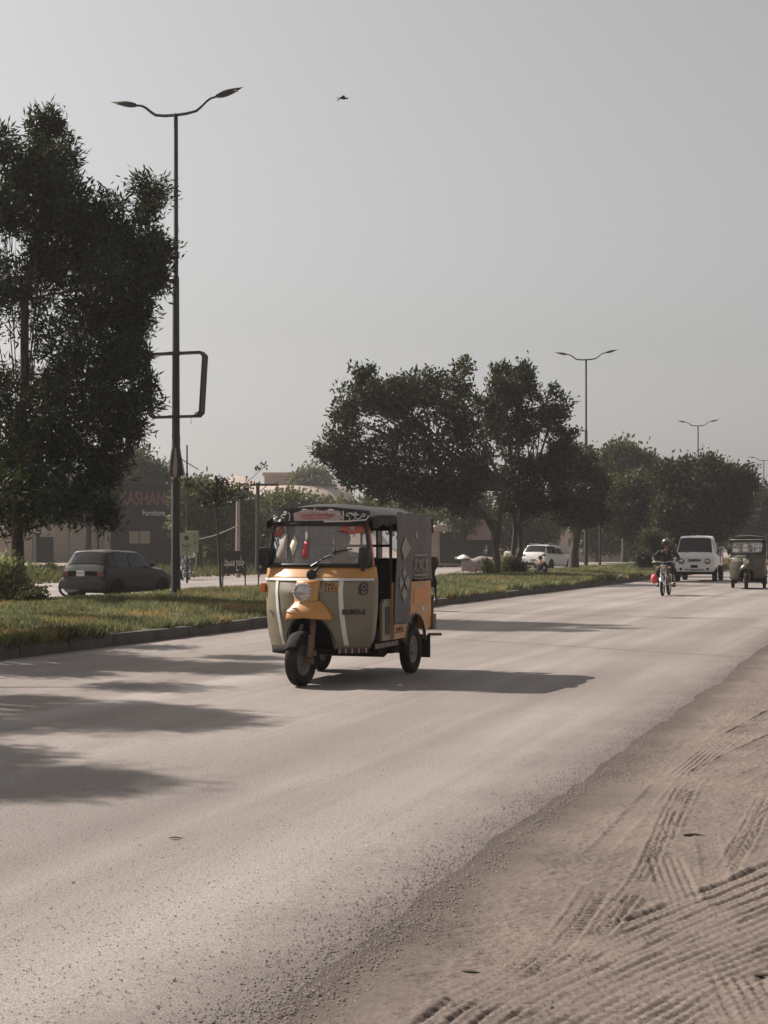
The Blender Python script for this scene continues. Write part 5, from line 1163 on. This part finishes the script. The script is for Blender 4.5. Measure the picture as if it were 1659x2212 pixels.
# empty advertising frame clamped to the nearest lamp
LB = G(380,36.8,.2)
T = empty('advertising_frame', LB+Vector((0,0,4.45)), -TH+R(2)); tag(T, 'empty dark metal advertising frame clamped half way up the nearest lamp', 'sign frame')
def ring(w0, w1, h, dpt, cr=.10):
    return [(-w0/2+cr,0),(w0/2-cr,0),(w0/2,cr),(w1/2,h-cr),(w1/2-cr,h),(-w1/2+cr,h),(-w1/2,h-cr),(-w0/2,cr)]
rr = ring(1.44,1.62,1.62,.30); b = MB(); n = len(rr)
for sgn in (0,):
    V_ = []
    for (x,z) in rr:
        cxx, czz = 0, .81; dx, dz = cxx-x, czz-z; q = .045; L_ = math.hypot(dx,dz); V_.append(((x,-.14,z),(x,.14,z),(x+dx/L_*q*1.3,.14,z+dz/L_*q*1.3),(x+dx/L_*q*1.3,-.14,z+dz/L_*q*1.3)))
    fl_ = [p for v in V_ for p in v]; fs = []
    for i in range(n):
        j = (i+1) % n
        for a in range(4):
            c_ = (a+1) % 4; fs.append((i*4+a,j*4+a,j*4+c_,i*4+c_))
    b.add(fl_, fs)
b.build('frame_box', M['steel'], T, 30)
b = MB(); b.box((0,0,.03),(.30,.26,.05)); b.box((0,0,1.60),(.34,.26,.06)); b.tube([(.52,-.1,.02),(.60,-.1,.12),(.66,-.1,.10)],.012,5); b.tube([(.45,-.1,.0),(.46,-.1,-.18)],.006,4); b.build('clamp', M['steel'], T)
# cloth and bracket bundle on the lamp
T = empty('cloth_banner', LB+Vector((0,0,2.95)), -TH); tag(T, 'tattered dark and pink cloth banners tied round the nearest lamp below its frame', 'banner')
for i,(a0,w_,ln,m_) in enumerate(((-2.3,.20,.72,'canvas_dark'),(-1.2,.12,.80,'wallpink'),(-.4,.16,.74,'canvas_dark'),(.5,.20,.70,'wallpink'),(2.6,.18,.62,'canvas'))):
    b = MB(); b.grid(lambda u,v: Vector(((.10+.13*v)*math.cos(a0+w_*(2*u-1)*3*(.4+v)), (.10+.10*v)*math.sin(a0+w_*(2*u-1)*3*(.4+v)), .78-ln*v-.05*math.sin(u*8)*v)), 8, 8); b.build('cloth_strip', M[m_], T, 70, solid=.006)
b = MB(); b.tube([(.10,0,.50),(.62,0,.20)],.012,5); b.tube([(-.10,0,.30),(-.30,0,.05)],.010,5); b.build('stick', M['bark'], T)
# two posters on the lamp
def poster(label, px, py, Z, w_, h_, rz):
    T = empty('poster', P(px,py,Z), rz); tag(T, label, 'poster', 'small pale green posters')
    b = MB(); b.box((0,0,0),(w_,.012,h_),ch=.003); b.build('board', M['signgreen'], T)
    b = MB(); b.tube([(-w_*.48,-.009,h_*.48),(w_*.48,-.009,h_*.48),(w_*.48,-.009,-h_*.48),(-w_*.48,-.009,-h_*.48),(-w_*.48,-.009,h_*.48)],.004,4); b.build('border', M['white'], T)
    b = MB(); b.lathe([(-.012,0),(-.012,w_*.16),(-.006,w_*.17)],(0,0,h_*.27),'y',16); b.build('emblem', M['green'], T)
    text_mesh('lettering', '\uFEEA\uFEF4\uFEE0\uFECB', .12, M['green'], T, face((0,-.009,-.02)), w_*.66, .002, bold=.002)
    b = MB()
    for k_ in range(2): b.tube([(-w_*.28,-.009,-h_*(.20+.07*k_)),(0,-.009,-h_*(.19+.07*k_)),(w_*.22,-.009,-h_*(.21+.07*k_))],.005,4)
    b.add([(-.03,-.009,-h_*.36),(.03,-.009,-h_*.36),(0,-.009,-h_*.42)],[(0,1,2)]); b.build('small_print', M['green'], T)
    b = MB(); b.tube([(-w_*.5-.08,0,h_*.4),(-w_*.4,0,h_*.4)],.006,4); b.tube([(-w_*.5-.08,0,-h_*.4),(-w_*.4,0,-h_*.4)],.006,4); b.build('bracket', M['steel'], T)
poster('front pale green poster with a round green emblem fixed to the nearest lamp pole', 403, 1176, 36.7, .34, .58, -TH*.3)
poster('rear pale green poster half hidden behind the front one on the nearest lamp pole', 415, 1170, 37.1, .32, .54, -TH*.3)
# curved single-arm pole by the second lamp
T = empty('lamp_post', G(1296,95,.2), 0); tag(T, 'short curved single-arm post in the foliage right of the second double lamp', 'lamp post')
b = MB(); b.tube([(0,0,0),(0,0,6.0),(-.05,0,6.5),(-.3,0,6.75),(-.65,0,6.8)],[.08,.06,.05,.045,.04],8); b.build('pole', M['steel'], T, 50); b = MB(); b.ball((-.75,0,6.78),(.22,.10,.06),10,6); b.build('lamp_head', M['steel'], T, 60)
# ------------------------------------------------------------------ utility poles, wires
def upole(label, Z, px, h_, m, r_, arm=None, name='utility_pole', rot=0):
    T = empty(name, G(px,Z,0), rot); tag(T, label, 'utility pole', 'utility poles')
    b = MB(); b.tube([(0,0,-.1),(0,0,h_)],[r_,r_*.7],10); b.build('pole', M[m], T, 50)
    if arm:
        b = MB(); b.box((arm/2-.35,0,h_-.12),(arm,.10,.12)); b.tube([(.12,0,h_-.5),(.5,0,h_-.16)],.025,5); b.build('crossarm', M['steel'], T)
        b = MB()
        for x in (arm-.45,.1,-.2): b.lathe([(h_-.06,.03),(h_-.02,.05),(h_+.02,.03),(h_+.05,.045),(h_+.09,.02)],(x,0,0),'z',8)
        b.build('insulators', M['brown'], T, 50)
    return T
upole('pale square concrete pole right of the sapling trunk', 72, 514, 4.0, 'pole_conc', .13)
upole('dark utility pole with a crossarm left of the main rickshaw', 82, 557, 5.05, 'bark', .15, 1.5)
upole('thin dark pole before the beige shutters above the hatchback roof', 90, 211, 3.6, 'bark', .12)
upole('slim post behind the nearest lamp top of the cloth banners', 60, 404, 5.6, 'steel', .045)
upole('thin slanting street pole far off between hazy trunks at the end of the median', 108, 1383, 3.6, 'steel', .05)
T = empty('cable', P(514,1135,72)); tag(T, 'pale slack cable hanging from the concrete pole towards the lamp', 'cable')
b = MB(); b.tube([(0,0,0)]+[tuple(P(514-20*i, 1135+30*math.sin(i/5*1.6)-0*i, 72-1.5*i)-P(514,1135,72)) for i in range(1,6)], .028, 5); b.build('cable_run', M['pole_conc'], T)
# ------------------------------------------------------------------ roadside signboards
def board(label, Z, px0, px1, py0, py1, words_, legs):
    s_ = Z/F; w_ = (px1-px0)*s_; h_ = (py1-py0)*s_; T = empty('signboard', P((px0+px1)/2,py1,Z), R(-3)); tag(T, label, 'signboard', 'black lettered signboards'); zb = T.location.z
    b = MB(); b.box((0,0,h_/2),(w_,.04,h_),ch=.006); b.build('panel', M['signblack'], T)
    b = MB()
    for x in legs: b.tube([(x*w_,.0,-zb),(x*w_,.0,0)],.022,6); b.tube([(x*w_,0,-.18),(x*w_*.72,0,0)],.014,5)
    b.tube([(-w_/2,0,-.02),(w_/2,0,-.02)],.024,6); b.build('legs', M['steel'], T, 50)
    text_mesh('lettering', words_, .42, M['signpale'], T, face((0,-.024,h_*.50)), w_*.86, .004, bold=.012)
board('black signboard on legs with white Urdu lettering right of the sapling', 46, 480, 532, 1190, 1236, '\uFEAA\uFEA0\uFEB4\uFEE3 \uFECA\uFEE3\uFE8E\uFE9F', (-.48,.46))
board('black signboard partly hidden behind the left mirror of the main rickshaw', 46, 557, 612, 1190, 1236, '\uFEDD\uFE8E\uFEE4\uFE9F', (-.48,.46))
# ------------------------------------------------------------------ buildings
BZ = 104
def wallbox(b, px0, px1, py0, py1, Z, d): 
    a, c = P(px0,py0,Z), P(px1,py1,Z); b.box(((a.x+c.x)/2, Z+d/2, (a.z+c.z)/2),(c.x-a.x, d, a.z-c.z))
def child(b, name, m, T, **kw):
    o = b.build(name, M[m], T, **kw); o.location = -T.location; return o
T = empty('furniture_shop', G(330,BZ,0)); tag(T, 'dark furniture store with faded red and white lettering on its blank wall', 'building')
b = MB(); wallbox(b,240,432,1046,1232,BZ,12); child(b,'wall','walldark',T)
b = MB(); wallbox(b,238,434,1034,1047,BZ-.15,12.3); child(b,'parapet','walldark',T)
b = MB(); wallbox(b,279,324,1147,1174,BZ-.05,.1); w_ = child(b,'window','shutter',T); b = MB(); wallbox(b,300,301.5,1147,1174,BZ-.10,.05); q = b.build('glazing_bar', M['steel'], w_)
b = MB(); wallbox(b,324,432,1154,1162,BZ-.12,.14); child(b,'ledge','bark',T)
c_ = P(308,1078,BZ)-T.location; text_mesh('lettering','KASHAN',1.3,M['signred'],T,face((c_.x,-.06,c_.z)),3.15,.03,bold=.03)
c_ = P(332,1108.5,BZ)-T.location; text_mesh('lettering','Furniture',.55,M['signpale'],T,face((c_.x,-.06,c_.z)),1.58,.03,bold=.012)
T = empty('shop_building', G(140,112,0)); tag(T, 'pale plaster shop row with beige roller shutters left of the dark furniture wall', 'building')
b = MB(); wallbox(b,-30,238,1085,1216,112,10); child(b,'wall','wallpale',T)
b = MB(); wallbox(b,-34,238,1060,1088,111.4,11); child(b,'parapet','wallpink',T)
for x0,x1 in ((116,148),(150,206),(212,222)):
    b = MB(); wallbox(b,x0,x1,1118,1208,111.9,.15); child(b,'roller_shutter','shutter',T)
b = MB(); wallbox(b,78,114,1160,1216,111.85,.2); child(b,'doorway','walldark',T)
b = MB(); wallbox(b,-30,70,1150,1212,111.85,.2); child(b,'roller_shutter','wallpink',T)
T = empty('boundary_wall', G(500,118,0)); tag(T, 'long dark compound wall behind the concrete poles and signboards', 'wall')
b = MB(); wallbox(b,434,590,1170,1232,118,.3); child(b,'wall_face','walldark',T); b = MB(); wallbox(b,434,590,1166,1171,117.9,.5); child(b,'coping','wallpink',T)
# hill with a house
hl = MB(); 
def hillf(u, v):
    x = -75+120*u; y = 185+70*v; px = CX+x*F/215; f = max(0,min(1,(px-300)/220)); g_ = max(0,min(1,(900-px)/200)); 
    z = 11.2*(f*f*(3-2*f))*(g_*g_*(3-2*g_))*math.sin(math.pi*min(1,v*1.25+.02))**.8 + 1.2*math.sin(x*.35)*math.sin(y*.2)*f*g_; return (x,y,z-.3)
hl.grid(hillf, 60, 30); o = hl.build('hill', M['wallpink'], None, 70); tag(o, kind='structure')
T = empty('hilltop_house', G(612,212,9)); tag(T, 'flat-roofed brick house standing on the hazy hill above the rickshaw roof', 'building')
b = MB(); wallbox(b,571,644,1027,1056,212,8); child(b,'wall','wallpink',T)
b = MB(); wallbox(b,567,662,1020.5,1027.5,211.6,9); child(b,'roof','wallpink',T)
b = MB(); wallbox(b,634,642,1033,1042,211.95,.1); child(b,'window','walldark',T)
b = MB(); wallbox(b,648,662,1027,1056,213,6); child(b,'side_wall','wallpale',T)
T = empty('roadside_shed', G(960,112,0)); tag(T, 'low crumbling pinkish shed with a pale lintel right of the rickshaw curtain', 'building')
b = MB(); wallbox(b,926,1062,1138,1222,112,6); child(b,'wall','wallpink',T)
b = MB(); wallbox(b,940,1000,1134,1148,111.6,6.6); child(b,'lintel','wallpale',T)
b = MB(); wallbox(b,950,1000,1150,1216,111.9,.2); wallbox(b,1008,1070,1166,1206,111.9,.2); child(b,'doorway','walldark',T)
b = MB(); b.prism([(1008,1166),(1062,1166),(1050,1118),(1030,1112)], lambda a,c,d: P(a,c,111.2)+Vector((0,d,0)), 0, 5); child(b,'canopy','tarp',T)
T = empty('boundary_wall', G(1250,150,0)); tag(T, 'long pale roadside wall seen between the trunks on the right', 'wall')
b = MB(); wallbox(b,1070,1420,1190,1214,150,.3); child(b,'wall_face','wallpink',T); b = MB(); wallbox(b,1070,1420,1188,1191,149.9,.5); child(b,'coping','wallpale',T)
T = empty('apartment_block', G(1300,230,0)); tag(T, 'pale hazy low building far behind the trees down the avenue', 'building')
b = MB(); wallbox(b,1090,1560,1150,1205,230,10); child(b,'wall','wallpink',T); b = MB(); wallbox(b,1086,1564,1144,1151,229.5,11); child(b,'roof','wallpale',T)
for i in range(14): 
    if i % 3 != 2:
        b = MB(); wallbox(b,1100+32*i,1112+32*i,1163,1180,229.9,.2); child(b,'window','walldark',T)
# ------------------------------------------------------------------ bird and litter
T = empty('bird', P(741,212,30), R(20)); tag(T, 'small dark bird flying in the open sky', 'bird')
b = MB(); b.ball((0,0,0),(.075,.03,.026),12,8); b.ball((.085,0,.008),(.022,.02,.018),8,6); b.tube([(.10,0,.006),(.125,0,.003)],[.006,.001],5); b.add([(-.06,.012,0),(-.14,.03,-.012),(-.14,-.03,-.012),(-.06,-.012,0)],[(0,1,2,3)]); b.build('body', M['hair'], T, 60)
for s in (-1,1):
    b = MB(); b.grid(lambda u,v: Vector((.035-.03*u-.05*v*(1-.6*u)-.07*u*u, s*(.02+.12*u), .01+.035*math.sin(u*2.6)-.05*u*u)), 6, 3); b.build('wing', M['hair'], T, 70, solid=.004)
rg = random.Random(12)
for i,(px,py,ln,lab) in enumerate(((1495,1811,.085,'long dry leaf lying where the thin tyre tracks cross'),(1258,1905,.035,'small dark curled leaf alone on the shoulder'),(1650,2118,.07,'dark curled leaf at the right edge of the shoulder'),(1016,2110,.06,'flat grey-brown leaf near the lower tyre track'),(1565,1856,.05,'broken brown leaf on the right of the shoulder'),(378,1813,.06,'pale brown leaf lying in the middle of the road'),(942,1782,.014,'dark pebble-like leaf crumb at the centre of the road'))):
    Z = F*CAMH/(py-HY); T = empty('fallen_leaf', Vector(((px-CX)/F*Z, Z, .012 if i < 5 else .003)), rg.uniform(-.4,.4)); tag(T, lab, 'leaf', 'dry leaves on the ground')
    b = MB(); b.grid(lambda u,v: Vector((ln*(u-.5), ln*.36*math.sin(math.pi*min(1,u+.02))*(v-.5), ln*.05*math.sin(u*3)+ln*.3*(v-.5)**2)), 8, 4); b.build('blade', M['leafdry'], T, 70, solid=.0015)
    b = MB(); b.tube([(ln*.5,0,.004),(ln*.72,.004,.002)],.0012,4); b.build('stalk', M['leafdry'], T)
